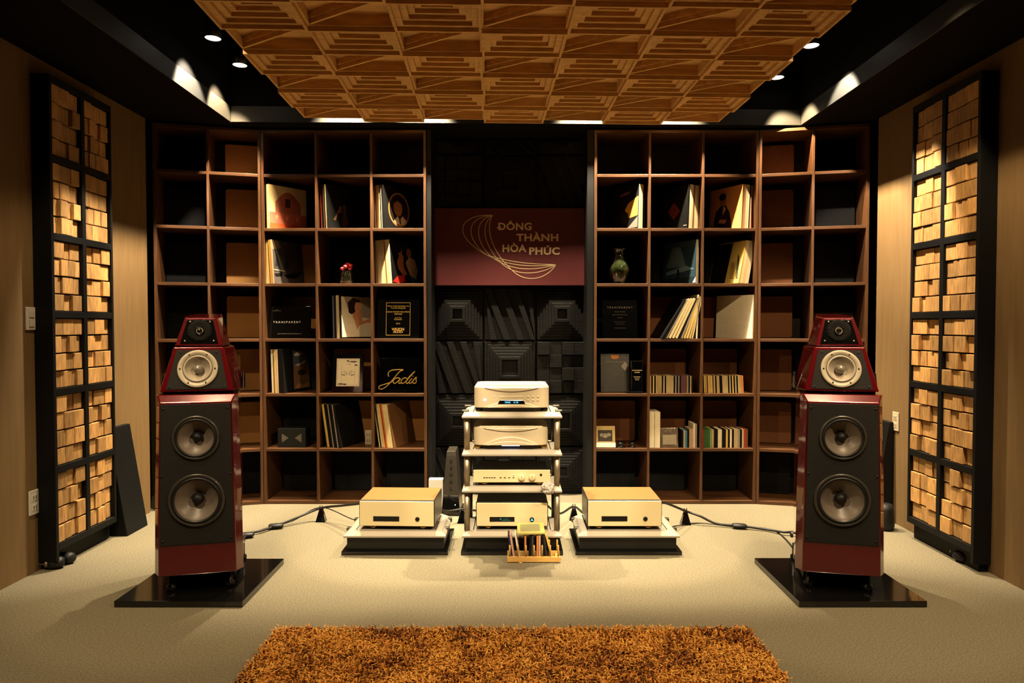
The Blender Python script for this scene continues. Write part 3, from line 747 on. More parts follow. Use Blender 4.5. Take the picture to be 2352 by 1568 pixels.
# ------------------------------------------------------------------ sleeves and discs
def box_item(name, label, cat, group, M, w_, d_, h_, m):
    b = MB(); b.box(0, w_, 0, d_, 0, h_, m); o = b.build(name, m, None); o.matrix_world = M; return tag(o, label, cat, group)
def print_on(parent, shapes, w_, h_, flip=False, y=-.0006):
    """flat print: polygons in 0..1 coordinates of the cover"""
    b = MB()
    for k, (col, pts) in enumerate(shapes):
        yy = y - .00025 * k
        P = [((1 - p if flip else p) * w_, yy, q * h_) for p, q in pts]
        b.face(P, col)
    return b.build('cover_print', None, parent)
def ell(cx, cy, rx, ry, n=20, a0=0, a1=2 * pi): return [(cx + rx * cos(a0 + (a1 - a0) * k / n), cy + ry * sin(a0 + (a1 - a0) * k / n)) for k in range(n if a1 - a0 > 6.2 else n + 1)]
CRM, WHT, YEL, ORG, DRK, BRN, RED_, TEAL, PNK, GRY, NAVY = [paint(*c) for c in ((226, 204, 150), (236, 222, 188), (222, 184, 92), (206, 132, 66), (13, 12, 11), (112, 76, 44), (160, 52, 40), (40, 92, 96), (206, 160, 140), (150, 140, 126), (36, 42, 70))]
NAMES = {CRM: 'cream', WHT: 'white', YEL: 'yellow', ORG: 'orange', DRK: 'black', BRN: 'brown', RED_: 'red', TEAL: 'teal', PNK: 'pink', GRY: 'grey', NAVY: 'navy blue'}
LPS = .315
def stack(px_b, r, cols_, psi, tilt, where, side=-1, cover=None, coverlabel=None, yf=None, thick=None, gap=0., tilts=None, size=LPS, T=None):
    """record sleeves standing on shelf r; px_b: pixel column of the foot of the front-most cover's spine edge.
    side -1: spines at the left, cover runs right and back; +1 mirrored. cols_ from the cover backwards."""
    yf = YB + .006 if yf is None else yf
    x = gx(px_b, yf); z = ZB[r] + BT / 2 + .0006
    ps = radians(psi); off = 0.; made = []
    n = len(cols_)
    tk = [(thick or .0058) if not isinstance(c, tuple) else c[1] for c in cols_]
    kf = T / sum(tk) if T else 1.
    for i, c in enumerate(cols_):
        th = tk[i] * kf
        c = c[0] if isinstance(c, tuple) else c
        ti = radians(tilt if tilts is None else tilts[i])
        # local frame: x along sleeve width, y thickness (away from viewer), z up; mirrored stacks run to -x
        if side < 0:
            xa = Vector((cos(ps), sin(ps), 0)); na = Vector((-sin(ps), cos(ps), 0))
        else:
            xa = Vector((cos(ps), -sin(ps), 0)); na = Vector((sin(ps), cos(ps), 0))
        base = Vector((x, yf, z)) + na * off
        if side < 0: org = base
        else: org = base - xa * size
        # lean about the width axis: top goes along +na when tilt > 0
        nz = (na * cos(ti) - Vector((0, 0, 1)) * sin(ti)); zz = (Vector((0, 0, 1)) * cos(ti) + na * sin(ti))
        lift = th * sin(abs(ti)) if ti > 0 else 0.
        M = Matrix(((xa.x, nz.x, zz.x, org.x), (xa.y, nz.y, zz.y, org.y), (xa.z, nz.z, zz.z, org.z + lift + .0004), (0, 0, 0, 1)))
        side_w = 'left' if side < 0 else 'right'
        pos = i if side < 0 else i
        if i == 0 and coverlabel: lab = coverlabel
        else:
            k = (n - 1 - i) if True else i
            lab = '%s record sleeve, %s from %s, %s' % (NAMES.get(c, 'pale'), ORD[k], side_w, where)
        o = box_item('record_sleeve', lab, 'record sleeve', 'record sleeves ' + where, M, size, th - .0006, size, c)
        if i == 0 and cover: print_on(o, cover, size, size, side > 0)
        off += (th + gap) / max(.5, cos(ti)); made.append(o)
    return made
full = [(0, 0), (1, 0), (1, 1), (0, 1)]
# left bookcase, sixth shelf up
ARCH = [(CRM, [(.01, .38), (.99, .38), (.99, .99), (.01, .99)]), (paint(200, 108, 84), [(.01, .12), (.99, .12), (.99, .38), (.01, .38)]), (paint(212, 84, 40), [(.01, .01), (.99, .01), (.99, .13), (.01, .13)]),
        (paint(176, 100, 78), [(.16, .38)] + [(.16 + .68 * k / 12, .62 + .25 * sin(pi * k / 12)) for k in range(13)] + [(.84, .38)]), (paint(74, 40, 34), [(.42, .52), (.56, .52), (.56, .72), (.42, .72)]),
        (paint(232, 150, 110), [(.18, .2), (.24, .3), (.2, .34), (.16, .3)]), (paint(232, 150, 110), [(.45, .2), (.51, .3), (.47, .34), (.43, .3)]), (paint(232, 150, 110), [(.72, .2), (.78, .3), (.74, .34), (.7, .3)])]
stack(622, 5, [CRM, WHT, CRM], 52, 1, 'sixth shelf up, third column from left wall', -1, ARCH, 'record sleeve with an orange arch picture facing out', T=.03)
DUSK = [(DRK, full), (paint(104, 76, 44), [(.2, .22), (.38, .5), (.42, .48), (.26, .2)]), (paint(88, 66, 44), ell(.42, .48, .05, .08)), (paint(70, 56, 44), ell(.55, .52, .05, .09)), (paint(56, 44, 36), [(.48, .1), (.66, .1), (.6, .44), (.5, .44)])]
stack(754, 5, [CRM, DRK, BRN, DRK, DRK, RED_], 57, 3, 'sixth shelf up, fourth column from left wall', -1, DUSK, 'dark record sleeve with two faint dancing figures', T=.06)
PORT = [(DRK, full), (paint(150, 112, 60), ell(.48, .47, .34, .40, 28)), (paint(30, 24, 20), ell(.48, .47, .30, .36, 28)), (paint(150, 104, 70), ell(.45, .52, .14, .20)), (paint(24, 18, 15), [(.30, .62), (.34, .74), (.48, .78), (.62, .72), (.66, .5), (.6, .46), (.56, .62), (.44, .68), (.34, .62)]),
        (paint(196, 184, 156), [(.3, .2), (.42, .32), (.5, .24), (.58, .34), (.72, .24), (.66, .15), (.5, .12), (.36, .14)]), (paint(60, 60, 54), [(.46, .26), (.52, .26), (.53, .14), (.48, .14)])]
stack(885, 5, [DRK, DRK, GRY, DRK, CRM, ORG, CRM, PNK, BRN, CRM], 54, 3, 'sixth shelf up beside the oval portrait', -1, PORT, 'black record sleeve with an oval portrait of a man', T=.094)
# fifth shelf up
BOATS = [(paint(70, 66, 64), full), (paint(128, 116, 96), [(0, .78), (.3, .82), (.2, .98), (0, .98)]), (paint(40, 36, 36), [(.05, .4), (.12, .72), (.2, .4)]), (paint(40, 36, 36), [(.36, .36), (.44, .8), (.52, .36)]), (paint(92, 84, 80), [(0, .0), (1, .0), (1, .26), (0, .26)]),
         (paint(20, 18, 18), [(.3, .22), (.9, .3), (.96, .36), (.86, .24), (.7, .14), (.4, .14)]), (paint(20, 18, 18), [(.0, .22), (.28, .26), (.26, .18), (.06, .15)]), (paint(160, 148, 130), [(.0, .33), (.36, .31), (.36, .29), (0, .30)])]
stack(633, 4, [WHT, CRM, ORG, YEL, BRN, CRM, YEL, CRM, WHT, CRM], 67, 4, 'fifth shelf up, third column from left wall', -1, BOATS, 'record sleeve with a grey picture of moored boats', T=.088)
COUPLE = [(DRK, full), (TEAL, [(.7, .0), (1, .0), (1, .2), (.66, .18)]), (paint(170, 104, 72), [(.22, .5), (.34, .72), (.46, .66), (.44, .4), (.56, .22), (.4, .2), (.24, .36)]), (paint(170, 110, 80), ell(.34, .76, .08, .1)), (paint(20, 14, 12), ell(.30, .8, .1, .08)),
          (paint(206, 190, 150), [(.52, .5), (.66, .66), (.86, .6), (.96, .34), (.86, .14), (.66, .2), (.58, .36)]), (paint(176, 116, 84), ell(.66, .74, .09, .11)), (paint(190, 40, 36), [(.02, .04), (.2, .18), (.44, .2), (.46, .06), (.24, .0)])]
stack(902, 4, [(WHT, .009), (CRM, .012), (BRN, .004), (CRM, .016), (WHT, .018), (CRM, .012), (GRY, .005)], 59, 5, 'fifth shelf up beside the embracing couple', -1, COUPLE, 'record sleeve with an embracing couple over teal and red', T=.165)
# fourth shelf up
LADY = [(DRK, full), (WHT, [(.03, .03), (.97, .03), (.97, .97), (.03, .97)]), (paint(160, 144, 124), [(.45, .5), (.97, .45), (.97, .97), (.1, .97), (.2, .7)]), (paint(206, 142, 96), [(.28, .2), (.34, .62), (.5, .68), (.56, .62), (.6, .4), (.9, .5), (.96, .4), (.66, .34), (.5, .3), (.44, .18)]),
        (paint(214, 150, 104), ell(.46, .76, .12, .15)), (paint(40, 28, 22), [(.22, .6), (.2, .84), (.34, .95), (.52, .9), (.56, .84), (.42, .84), (.38, .74), (.4, .62), (.3, .56)]), (WHT, [(.03, .03), (.34, .5), (.44, .2), (.5, .3), (.7, .36), (.97, .38), (.97, .03)]),
        (paint(206, 142, 96), [(.36, .52), (.5, .56), (.46, .2)])]
stack(784, 3, [DRK, (CRM, .012), WHT, NAVY, NAVY, GRY, DRK], 46, 2, 'fourth shelf up beside the white robe cover', -1, LADY, 'record sleeve with a dark haired woman in white', thick=.0085, yf=YB + .02, size=.312, T=.12)
# third shelf up
SHORE = [(DRK, full), (paint(70, 76, 84), [(.36, .56), (.94, .56), (.94, .96), (.36, .96)]), (paint(108, 78, 52), [(.36, .06), (.94, .06), (.94, .6), (.36, .6)]), (paint(196, 184, 164), [(.38, .86), (.5, .93), (.7, .88), (.6, .84), (.45, .83)]), (paint(176, 160, 140), [(.4, .62), (.6, .66), (.8, .72), (.78, .66), (.55, .6)]),
         (paint(44, 34, 28), ell(.66, .44, .16, .07)), (paint(150, 106, 70), [(.4, .08), (.5, .2), (.7, .14), (.88, .2), (.92, .08)])]
stack(652, 2, [(DRK, .012), DRK, DRK, DRK, CRM, PNK, CRM, YEL, BRN, CRM, WHT], 69, 2, 'third shelf up, third column from left wall', -1, SHORE, 'black record sleeve with a narrow picture of a rocky shore', T=.105)
# second shelf up
stack(782, 1, [DRK, DRK, GRY, DRK, DRK, DRK, GRY, DRK, DRK, DRK, YEL, YEL, DRK], 69, 9, 'second shelf up, fourth column from left wall', -1, None, 'black record sleeve, rightmost of the leaning stack above the left amplifier', T=.125)
stack(905, 1, [BRN, CRM, CRM, CRM, CRM, ORG, RED_, YEL, CRM, CRM, DRK, CRM], 69, 9, 'second shelf up just left of the black niche', -1, None, 'brown record sleeve, rightmost of the leaning stack left of the black niche', T=.125)
# right bookcase, sixth shelf
HANDS = [(DRK, full), (paint(206, 156, 66), [(.02, .74), (.34, .6), (.44, .46), (.4, .34), (.3, .26), (.02, .3)]), (paint(30, 28, 26), [(.34, .38), (.48, .46), (.56, .4), (.54, .18), (.4, .14), (.3, .2)]), (paint(120, 112, 104), [(.02, .03), (.34, .03), (.02, .28)]), (paint(110, 70, 60), [(.3, .82), (.6, .78), (.6, .84), (.3, .88)])]
stack(1464, 5, [CRM, YEL, CRM, DRK, DRK], 55, 2, 'sixth shelf up just right of the sign', 1, HANDS, 'dark record sleeve with an orange fan shape facing out', T=.07)
DIAM = [(DRK, full), (paint(104, 36, 28), [(.42, .22), (.62, .44), (.44, .64), (.24, .42)]), (paint(130, 60, 44), ell(.43, .43, .11, .13)), (paint(104, 36, 28), ell(.43, .43, .09, .11)), (GRY, [(.02, .06), (.12, .06), (.12, .08), (.02, .08)])]
stack(1576, 5, [DRK, (WHT, .010), CRM, BRN, CRM, WHT, CRM, BRN, WHT], 57, 3, 'sixth shelf up, fourth column from right wall', 1, DIAM, 'black record sleeve with a dark red diamond emblem', T=.135)
MAN = [(paint(222, 152, 84), full), (paint(44, 34, 30), [(.28, .03), (.36, .4), (.5, .6), (.62, .62), (.8, .46), (.86, .2), (.8, .03)]), (paint(170, 118, 84), ell(.58, .72, .10, .14)), (paint(30, 24, 20), ell(.6, .8, .11, .08)), (paint(232, 196, 130), [(.48, .5), (.56, .6), (.58, .36)]), (paint(206, 140, 92), [(.44, .24), (.66, .28), (.7, .2), (.5, .16)])]
stack(1699, 5, [ORG, PNK, PNK, WHT, CRM, WHT, DRK, PNK, PNK, ORG, PNK], 61, 3, 'sixth shelf up, third column from right wall', 1, MAN, 'orange record sleeve with a man in a dark jacket', T=.13)
# fifth shelf
SEA = [(paint(34, 56, 66), full), (paint(20, 34, 40), [(.0, .0), (1, 0), (1, .14), (0, .16)]), (paint(84, 104, 110), [(.3, .4), (.5, .92), (.7, .92), (.9, .4)]), (paint(96, 124, 136), [(.06, .34), (.3, .42), (.9, .3), (.9, .22), (.3, .3)]), (paint(50, 60, 60), [(.02, .86), (.98, .86), (.98, .98), (.02, .98)]), (DRK, [(.5, .14), (.56, .14), (.56, .36), (.5, .34)]), (paint(196, 214, 220), [(.01, .02), (.1, .02), (.01, .16)])]
stack(1597, 4, [CRM, CRM, BRN, WHT], 55, 1, 'fifth shelf up, fourth column from right wall', 1, SEA, 'record sleeve with a dark blue sea and sky picture')
LIST = [(YEL, full), (paint(236, 206, 110), [(.0, .02), (.36, .02), (.36, .98), (.0, .98)]), (DRK, [(.46, .02), (.99, .02), (.99, .98), (.4, .98)]), (paint(90, 80, 60), [(.05, .1), (.12, .1), (.18, .7), (.1, .6)])] + [(paint(120, 100, 60), [(.2, .12 + .04 * k), (.34, .12 + .04 * k), (.34, .135 + .04 * k), (.2, .135 + .04 * k)]) for k in range(10)]
stack(1694, 4, [YEL, (WHT, .010), (CRM, .009), WHT, (WHT, .008)], 66, 12, 'fifth shelf up, third column from right wall', 1, LIST, 'yellow printed record sleeve leaning in a pale stack', T=.09)
# fourth shelf
stack(1519, 3, [DRK, DRK, GRY, (CRM, .010), (CRM, .010), (CRM, .010), DRK, (GRY, .008), (YEL, .008), (CRM, .008), (YEL, .008), (CRM, .006), DRK, (WHT, .007)], 86, 22, 'fourth shelf up, fanned out', 1, None, 'black sleeve leaning lowest at the left of the fanned stack', tilts=[31, 30, 28, 27, 26, 25, 24, 22, 20, 18, 16, 13, 8, 2], gap=.0055, yf=YB - .012, T=.17)
stack(1726, 3, [WHT, CRM], 54, 2, 'behind the plain white sleeve', 1, None, 'plain off white record sleeve facing out', T=.016)

# compact discs
NAMES[paint(190, 166, 116)] = 'cream'
def cd_row(r, px0, px1, cols_, where, h=.125, yf=None, d=.14, tilt=0.):
    yf = YB + .03 if yf is None else yf
    x0, x1 = gx(px0, yf), gx(px1, yf); z = ZB[r] + BT / 2 + .0006; n = len(cols_); th = (x1 - x0) / n
    for i, c in enumerate(cols_):
        hh = h
        if isinstance(c, tuple): c, hh = c
        M = Matrix.Translation((x0 + i * th, yf, z)) @ Matrix.Rotation(radians(tilt), 4, 'Y')
        if tilt: M = Matrix.Translation((0, 0, (th) * abs(sin(radians(tilt))) + .0005)) @ M
        box_item('disc_case', '%s disc case, %s from left, %s' % (NAMES.get(c, 'pale'), ORD[i], where), 'disc case', 'disc cases ' + where, M, th * (.72 if r == 2 else .9), d, hh, c)
C_, D_, Y_, B_, P_, G_, O_, W_, T_ = paint(190, 166, 116), DRK, YEL, BRN, PNK, GRY, ORG, WHT, TEAL
cd_row(2, 1493, 1592, [C_, D_, Y_, D_, C_, C_, C_, C_, D_, C_, D_, C_, C_, C_, C_, C_, D_, G_, D_, G_, D_, paint(110, 70, 76), paint(110, 70, 76), paint(110, 70, 76), B_, G_, D_, C_, D_], 'below the fanned record stack')
cd_row(2, 1618, 1709, [Y_, C_, B_, Y_, C_, Y_, B_, C_, D_, C_, C_, D_, D_, C_, C_, C_, C_, D_, C_, D_, Y_, D_, C_, D_, C_, C_, O_, O_], 'below the plain white sleeve', tilt=-2.5)
GRN, LGR, BLU = paint(60, 96, 50), paint(130, 156, 96), paint(60, 130, 176)
NAMES[GRN] = 'green'; NAMES[LGR] = 'light green'; NAMES[BLU] = 'bright blue'
cd_row(1, 1613, 1719, [RED_, GRN, GRN, GRN, LGR, C_, D_, D_, W_, W_, D_, D_, Y_, D_, W_, D_, C_, C_, G_, D_, C_, RED_, B_], 'second shelf up, third column from right wall', h=.132)
cd_row(1, 1566, 1602, [D_, C_, BLU, D_, (C_, .137), (P_, .137), (W_, .175), (G_, .172)], 'right of the foil wrapped disc', h=.125)

# ------------------------------------------------------------------ single objects in the cells
def shelf_pt(px, r, yf): return (gx(px, yf), yf, ZB[r] + BT / 2 + .0008)
TILT = radians(-7)
def plaque(name, label, cat, px0, px1, r, h, m, yf, th=.02, tilt=-6, rz=0.):
    x0, x1 = gx(px0, yf), gx(px1, yf)
    t = thing(name, label, cat, ((x0 + x1) / 2, yf, ZB[r] + BT / 2 + .0012), rot=(radians(tilt), 0, radians(rz)))
    boxpart('board', t, -(x1 - x0) / 2, (x1 - x0) / 2, 0, th, 0, h, m, .002); return t, x1 - x0
# TRANSPARENT plaque, fourth shelf
t, wd = plaque('black_plaque', 'black glossy plaque with small white lettering, fourth shelf up', 'plaque', 612, 713, 3, .235, GLOSSB, YB + .06)
lettering('TRANSPARENT', .021, WHITEP, t, (-.01, -.001, .118), spacing=1.55)
lettering('2016\nDEALER AWARD', .0075, DIMTXT, t, (-.085, -.001, .205), spacing=1.1)
lettering('DONG THANH HOA PHUC COMPANY LTD.', .0085, DIMTXT, t, (.01, -.001, .033), spacing=1.05)
# gold bordered award plaque
t, wd = plaque('award_plaque', 'black award plaque with gold border and lettering', 'plaque', 866, 963, 3, .285, GLOSSB, YB + .05, .018, -6)
b = MB(); x0, x1, z0, z1, k = -.088, .088, .022, .262, .003
for q in ((x0, x1, z0, z0 + k), (x0, x1, z1 - k, z1), (x0, x0 + k, z0 + k, z1 - k), (x1 - k, x1, z0 + k, z1 - k)): b.box(q[0], q[1], -.0012, .0002, q[2], q[3], GOLDTXT)
b.build('gold_border', GOLDTXT, t)
for s, z, q in (('Wilson Audio Specialties, Inc.', .236, .0135), ('Proudly Recognizes', .222, .0135), ('DONG THANH HOA PHUC', .193, .0135), ('VIETNAM', .177, .0135), ('As A Top', .150, .0125), ('Distributor', .138, .0125), ('2016', .108, .015)):
    lettering(s, q, GOLDTXT, t, (0, -.001, z), bold=.0002)
lettering('WILSON', .026, GOLDTXT, t, (0, -.001, .066), bold=.0012, spacing=.86); lettering('AUDIO', .024, GOLDTXT, t, (0, -.001, .048), bold=.0012, spacing=.86)
# framed certificate
t, wd = plaque('certificate_frame', 'black framed white certificate standing on the third shelf up', 'frame', 762, 833, 2, .283, GLOSSB, YB + .07, .02, -8)
boxpart('paper', t, -.082, .086, -.002, .0, .045, .248, WHT)
b = MB()
for q in ((-.075, .079, .052, .054), (-.075, .079, .239, .241), (-.075, -.073, .054, .239), (.077, .079, .054, .239)): b.box(q[0], q[1], -.0028, -.0019, q[2], q[3], GRY)
for (cx, cz, rx) in ((.04, .225, .03), (.06, .2, .012), (-.05, .062, .02), (-.02, .060, .015), (.0, .23, .01)):
    b.prism(ell(cx, cz, rx, .006, 10), -.0027, -.0019, paint(96, 84, 84), 'y')
b.build('ornament_print', GRY, t)
b = MB(); INK = paint(84, 78, 70)
def seg(p, q, wd_=.0011):
    p, q = Vector(p), Vector(q); d = (q - p).normalized(); n = Vector((-d.y, d.x)) * wd_
    b.face([(v.x, -.0024, v.y) for v in (p + n, q + n, q - n, p - n)], INK)
for sg_ in (-1, 1):
    P = [(.002 + sg_ * .022, .158), (.002 + sg_ * .022, .124), (.002 + sg_ * .048, .128), (.002 + sg_ * .050, .142), (.002 + sg_ * .022, .158)]
    for p, q in zip(P, P[1:]): seg(p, q)
    seg((.002 + sg_ * .024, .127), (.002 + sg_ * .044, .130), .002); seg((.002 + sg_ * .009, .152), (.002 + sg_ * .009, .125), .0016)
seg((-.02, .205), (.02, .205), .0007); seg((.014, .212), (.02, .198), .001)
for q in ((-.045, .058, .226, .0), ): pass
seg((-.045, .225), (-.045, .075), .0005); seg((.052, .225), (.052, .072), .0005)
b.build('emblem_print', INK, t)
# script lettering on its clear base
jx = shelf_pt(917, 2, YB + .05)
jd = thing('script_sign', 'gold script lettering standing on a clear base, third shelf up', 'sign', jx)
boxpart('base', jd, -.125, .125, -.02, .04, 0, .012, GLASS, .002)
boxpart('back_plate', jd, -.145, .155, .030, .036, .0121, .25, DISP, .001)
def jz(zx, zy):
    p = at(590 + zx * 410 / 2352., 660 + zy * 270 / 1549., YB + .05); return Vector((p.x - jx[0], p.z - jx[2]))
def crom(P, n=8):
    P = [Vector(p) for p in P]; out = []
    for i in range(len(P) - 1):
        p0, p1, p2, p3 = P[max(i - 1, 0)], P[i], P[i + 1], P[min(i + 2, len(P) - 1)]
        for k in range(n):
            u = k / n
            out.append(.5 * ((2 * p1) + (p2 - p0) * u + (2 * p0 - 5 * p1 + 4 * p2 - p3) * u * u + (3 * p1 - p0 - 3 * p2 + p3) * u ** 3))
    out.append(P[-1]); return out
strokes = [[(1735, 1180), (1722, 1140), (1760, 1100), (1840, 1088), (1925, 1090), (1880, 1110), (1830, 1165), (1760, 1250), (1700, 1310), (1640, 1345), (1600, 1335), (1612, 1305), (1680, 1280), (1760, 1255), (1800, 1225)],
           [(1880, 1205), (1850, 1195), (1805, 1215), (1790, 1250), (1810, 1270), (1850, 1245), (1885, 1205), (1865, 1245), (1872, 1270), (1905, 1255)],
           [(1975, 1205), (1945, 1195), (1905, 1220), (1895, 1255), (1915, 1270), (1955, 1245), (2010, 1175), (2078, 1110), (2010, 1185), (1962, 1245), (1972, 1270), (2000, 1255)],
           [(2040, 1205), (2005, 1245), (2010, 1270), (2040, 1255)], [(2050, 1178), (2056, 1172)],
           [(2040, 1255), (2085, 1195), (2100, 1195), (2090, 1215), (2098, 1240), (2080, 1268), (2045, 1262)]]
b = MB()
for st_ in strokes:
    pts = [jz(*p) for p in st_]; c = crom(pts, 6)
    b.tube([(p.x, .022 - .004, p.y + .002) for p in c], .0042, GOLDTXT, 6)
b.build('script_letters', GOLDTXT, jd)
# black box with triangles, second shelf
t, wd = plaque('black_box', 'small black box printed with two pale triangles', 'box', 637, 701, 1, .138, mat('black_card', rgb(18, 20, 19), .4), YB + .035, .12, 0)
b = MB()
for s in (-1, 1):
    def tri(k, cx): return [(cx - s * .022 * k, .069 + .028 * k), (cx - s * .022 * k, .069 - .028 * k), (cx + s * .024 * k * -1 * -1, .069)]
    cx = s * -.0 + s * .05
    A_ = [(cx + s * .02, .100), (cx + s * .02, .038), (cx - s * .026, .069)]; ctr = (cx + s * .005, .069)
    for k0, k1 in ((1., .84), (.62, .46), (.25, 0)):
        for i in range(3):
            p, q = A_[i], A_[(i + 1) % 3]
            f = lambda v, k: (ctr[0] + (v[0] - ctr[0]) * k, ctr[1] + (v[1] - ctr[1]) * k)
            P = [f(p, k0), f(q, k0), f(q, k1), f(p, k1)] if k1 else [f(p, k0), f(q, k0), ctr]
            b.face([(x_, -.0006, z_) for x_, z_ in P], DIMTXT)
o = b.build('triangle_print', DIMTXT, t)
# wall socket in the cell
def socket(name, label, x, y, z, rz, w_=.07, h_=.115, m=CREAMP, kind='outlet'):
    t = thing(name, label, 'socket' if kind == 'outlet' else 'switch', (x, y, z), rz)
    boxpart('plate', t, -w_ / 2, w_ / 2, -.008, 0, 0, h_, m, .003)
    for k in range(2):
        zc = h_ * (.3 + .4 * k)
        if kind == 'outlet':
            o = boxpart('outlet', t, -w_ * .27, w_ * .27, -.010, -.0075, zc - h_ * .13, zc + h_ * .13, m, .002)
            for sx_ in (-.009, .009): boxpart('slot', o, sx_ - .0018, sx_ + .0018, -.0108, -.0099, zc - .008, zc + .008, BLACKM)
        else:
            boxpart('rocker', t, -w_ * .24, w_ * .24, -.012, -.0075, zc - h_ * .15, zc + h_ * .15, m, .0015)
    return t
pp = shelf_pt(846, 1, YB + .16)
socket('socket_box', 'cream double socket standing on the second shelf up', pp[0], pp[1], pp[2], 0, .05, .108)
# jar with red flowers
jp = shelf_pt(798, 4, YB + .07)
jar = thing('flower_jar', 'small glass jar of red flowers on the fifth shelf up', 'vase', jp)
b = MB(); b.lathe([(0, 0), (.038, 0), (.047, .008), (.049, .03), (.049, .06), (.044, .078), (.041, .084), (.043, .09), (.040, .09), (.0385, .083), (.046, .06), (.046, .03), (.043, .011), (.036, .006), (0, .006)], GLASS, 28); b.build('glass', GLASS, jar)
STEMM = mat('stem_green', rgb(60, 76, 36), .6); PETAL = mat('red_petals', rgb(206, 46, 52), .55, var=.2, scale=60)
for k, (dx, dy, dz) in enumerate(((-.028, -.01, .108), (-.006, -.015, .122), (.012, -.004, .142), (.03, -.006, .132), (.024, .0, .112), (-.004, .012, .138))):
    b = MB(); b.tube([(dx * .3, dy * .3, .01), (dx * .6, dy * .6, .06), (dx, dy, dz - .008)], .0018, STEMM, 6); sm = b.build('stem', STEMM, jar)
    b = MB()
    b.lathe([(0, -.014), (.012, -.011), (.0165, 0), (.014, .009), (.009, .0125), (.0085, .009), (.004, .0115), (0, .010)], PETAL, 10, o=(dx, dy, dz)); b.build('blossom', PETAL, sm)
# green vase
vp = shelf_pt(1420, 4, YB + .09)
VASE = mat('green_glaze', rgb(30, 37, 16), .15, var=.5, scale=30, coat=.6)
b = MB(); b.lathe([(0, 0), (.038, 0), (.046, .012), (.062, .045), (.078, .085), (.08, .11), (.07, .145), (.05, .18), (.04, .205), (.040, .225), (.05, .245), (.062, .255), (.058, .257), (.045, .246), (.034, .225), (.032, .2), (0, .19)], VASE, 36)
o = b.build('green_vase', VASE); o.location = vp; tag(o, 'dark green glazed vase with flared rim, fifth shelf up', 'vase')
# dark plaques right bookcase
t, wd = plaque('dark_plaque', 'dark plaque with faint spaced lettering, right of the niche', 'plaque', 1384, 1464, 3, .28, DISP, YB + .06)
lettering('TRANSPARENT', .020, DIMTXT, t, (0, -.001, .225), spacing=1.5)
for s, z, q in (('Dealer Awards', .195, .012), ('DONG THANH HOA PHUC', .172, .009), ('VIETNAM', .15, .008), ('For outstanding performance', .12, .007), ('and customer service', .105, .007), ('TRANSPARENT AUDIO', .075, .008)): lettering(s, q, mat('faint_letters', rgb(86, 78, 68), .6), t, (0, -.001, z))
t, wd = plaque('grey_plaque', 'grey engraved plaque with orange crest on the third shelf up', 'plaque', 1380, 1446, 2, .282, mat('grey_slate', rgb(62, 60, 54), .5, var=.2, scale=40), YB + .09)
b = MB(); b.prism([(-.03, .272), (.03, .272), (.026, .25), (.012, .243), (-.012, .243), (-.026, .25)], -.0012, .0002, paint(186, 116, 50), 'y'); b.build('crest', None, t)
for s, z, q in (('Certificate of Excellence', .222, .0145), ('Awarded', .185, .009), ('to our distributor in recognition', .165, .008), ('of outstanding work', .15, .008), ('in the year', .13, .008)): lettering(s, q, DIMTXT, t, (0, -.001, z))
lettering('-------', .01, DIMTXT, t, (-.06, -.001, .05)); lettering('--------', .01, DIMTXT, t, (.05, -.001, .05))
b = MB(); b.prism([(.045, .19), (.075, .155), (.1, .19), (.075, .225)], -.0012, -.0002, GRY, 'y'); b.build('diamond_seal', GRY, t); 
cb = shelf_pt(1463, 2, YB + .02)
ck = thing('crystal_block', 'black engraved block with pale lettering beside the grey plaque', 'plaque', cb)
boxpart('block', ck, -.04, .04, 0, .05, .0125, .235, DISP, .003); boxpart('base', ck, -.078, .045, -.008, .06, 0, .012, GLOSSB, .002)
for s, z, q in (('RECOGNITION', .165, .0105), ('AWARD', .150, .0105), ('DONG THANH', .118, .007), ('HOA PHUC', .107, .007), ('VIETNAM', .096, .007)): lettering(s, q, CREAMTXT, ck, (0, -.001, z))
# photo card box
pb, wd = plaque('photo_box', 'cream picture card with dark framed print, second shelf up', 'picture', 1368, 1414, 1, .155, paint(206, 180, 120), YB + .035, .03, -10)
boxpart('picture', pb, -.052, .052, -.0012, .0002, .045, .125, paint(70, 64, 54)); boxpart('lower_fold', pb, -.07, .072, -.02, -.0015, .0, .034, WHT, .002)
b = MB()
for (cx, cz, r_) in ((-.025, .09, .016), (.0, .085, .02), (.026, .092, .016)): b.prism(ell(cx, cz, r_, r_ * .8, 14), -.0019, -.0011, paint(160, 150, 130), 'y')
b.build('picture_print', None, pb)
for px, rr_, lab in ((1426, .034, 'larger dark round ornament beside the picture card'), (1452, .026, 'smaller dark round ornament, farther from the picture card')):
    p = shelf_pt(px, 1, YB + .05); b = MB(); b.lathe([(0, 0), (rr_, 0), (rr_ * 1.05, .006), (rr_ * .6, .012), (rr_ * .6, .02), (rr_ * .95, .026), (rr_ * .9, .034), (rr_ * .4, .044), (0, .046)], GLOSSB, 24); o = b.build('round_ornament', GLOSSB); o.location = p; tag(o, lab, 'ornament')
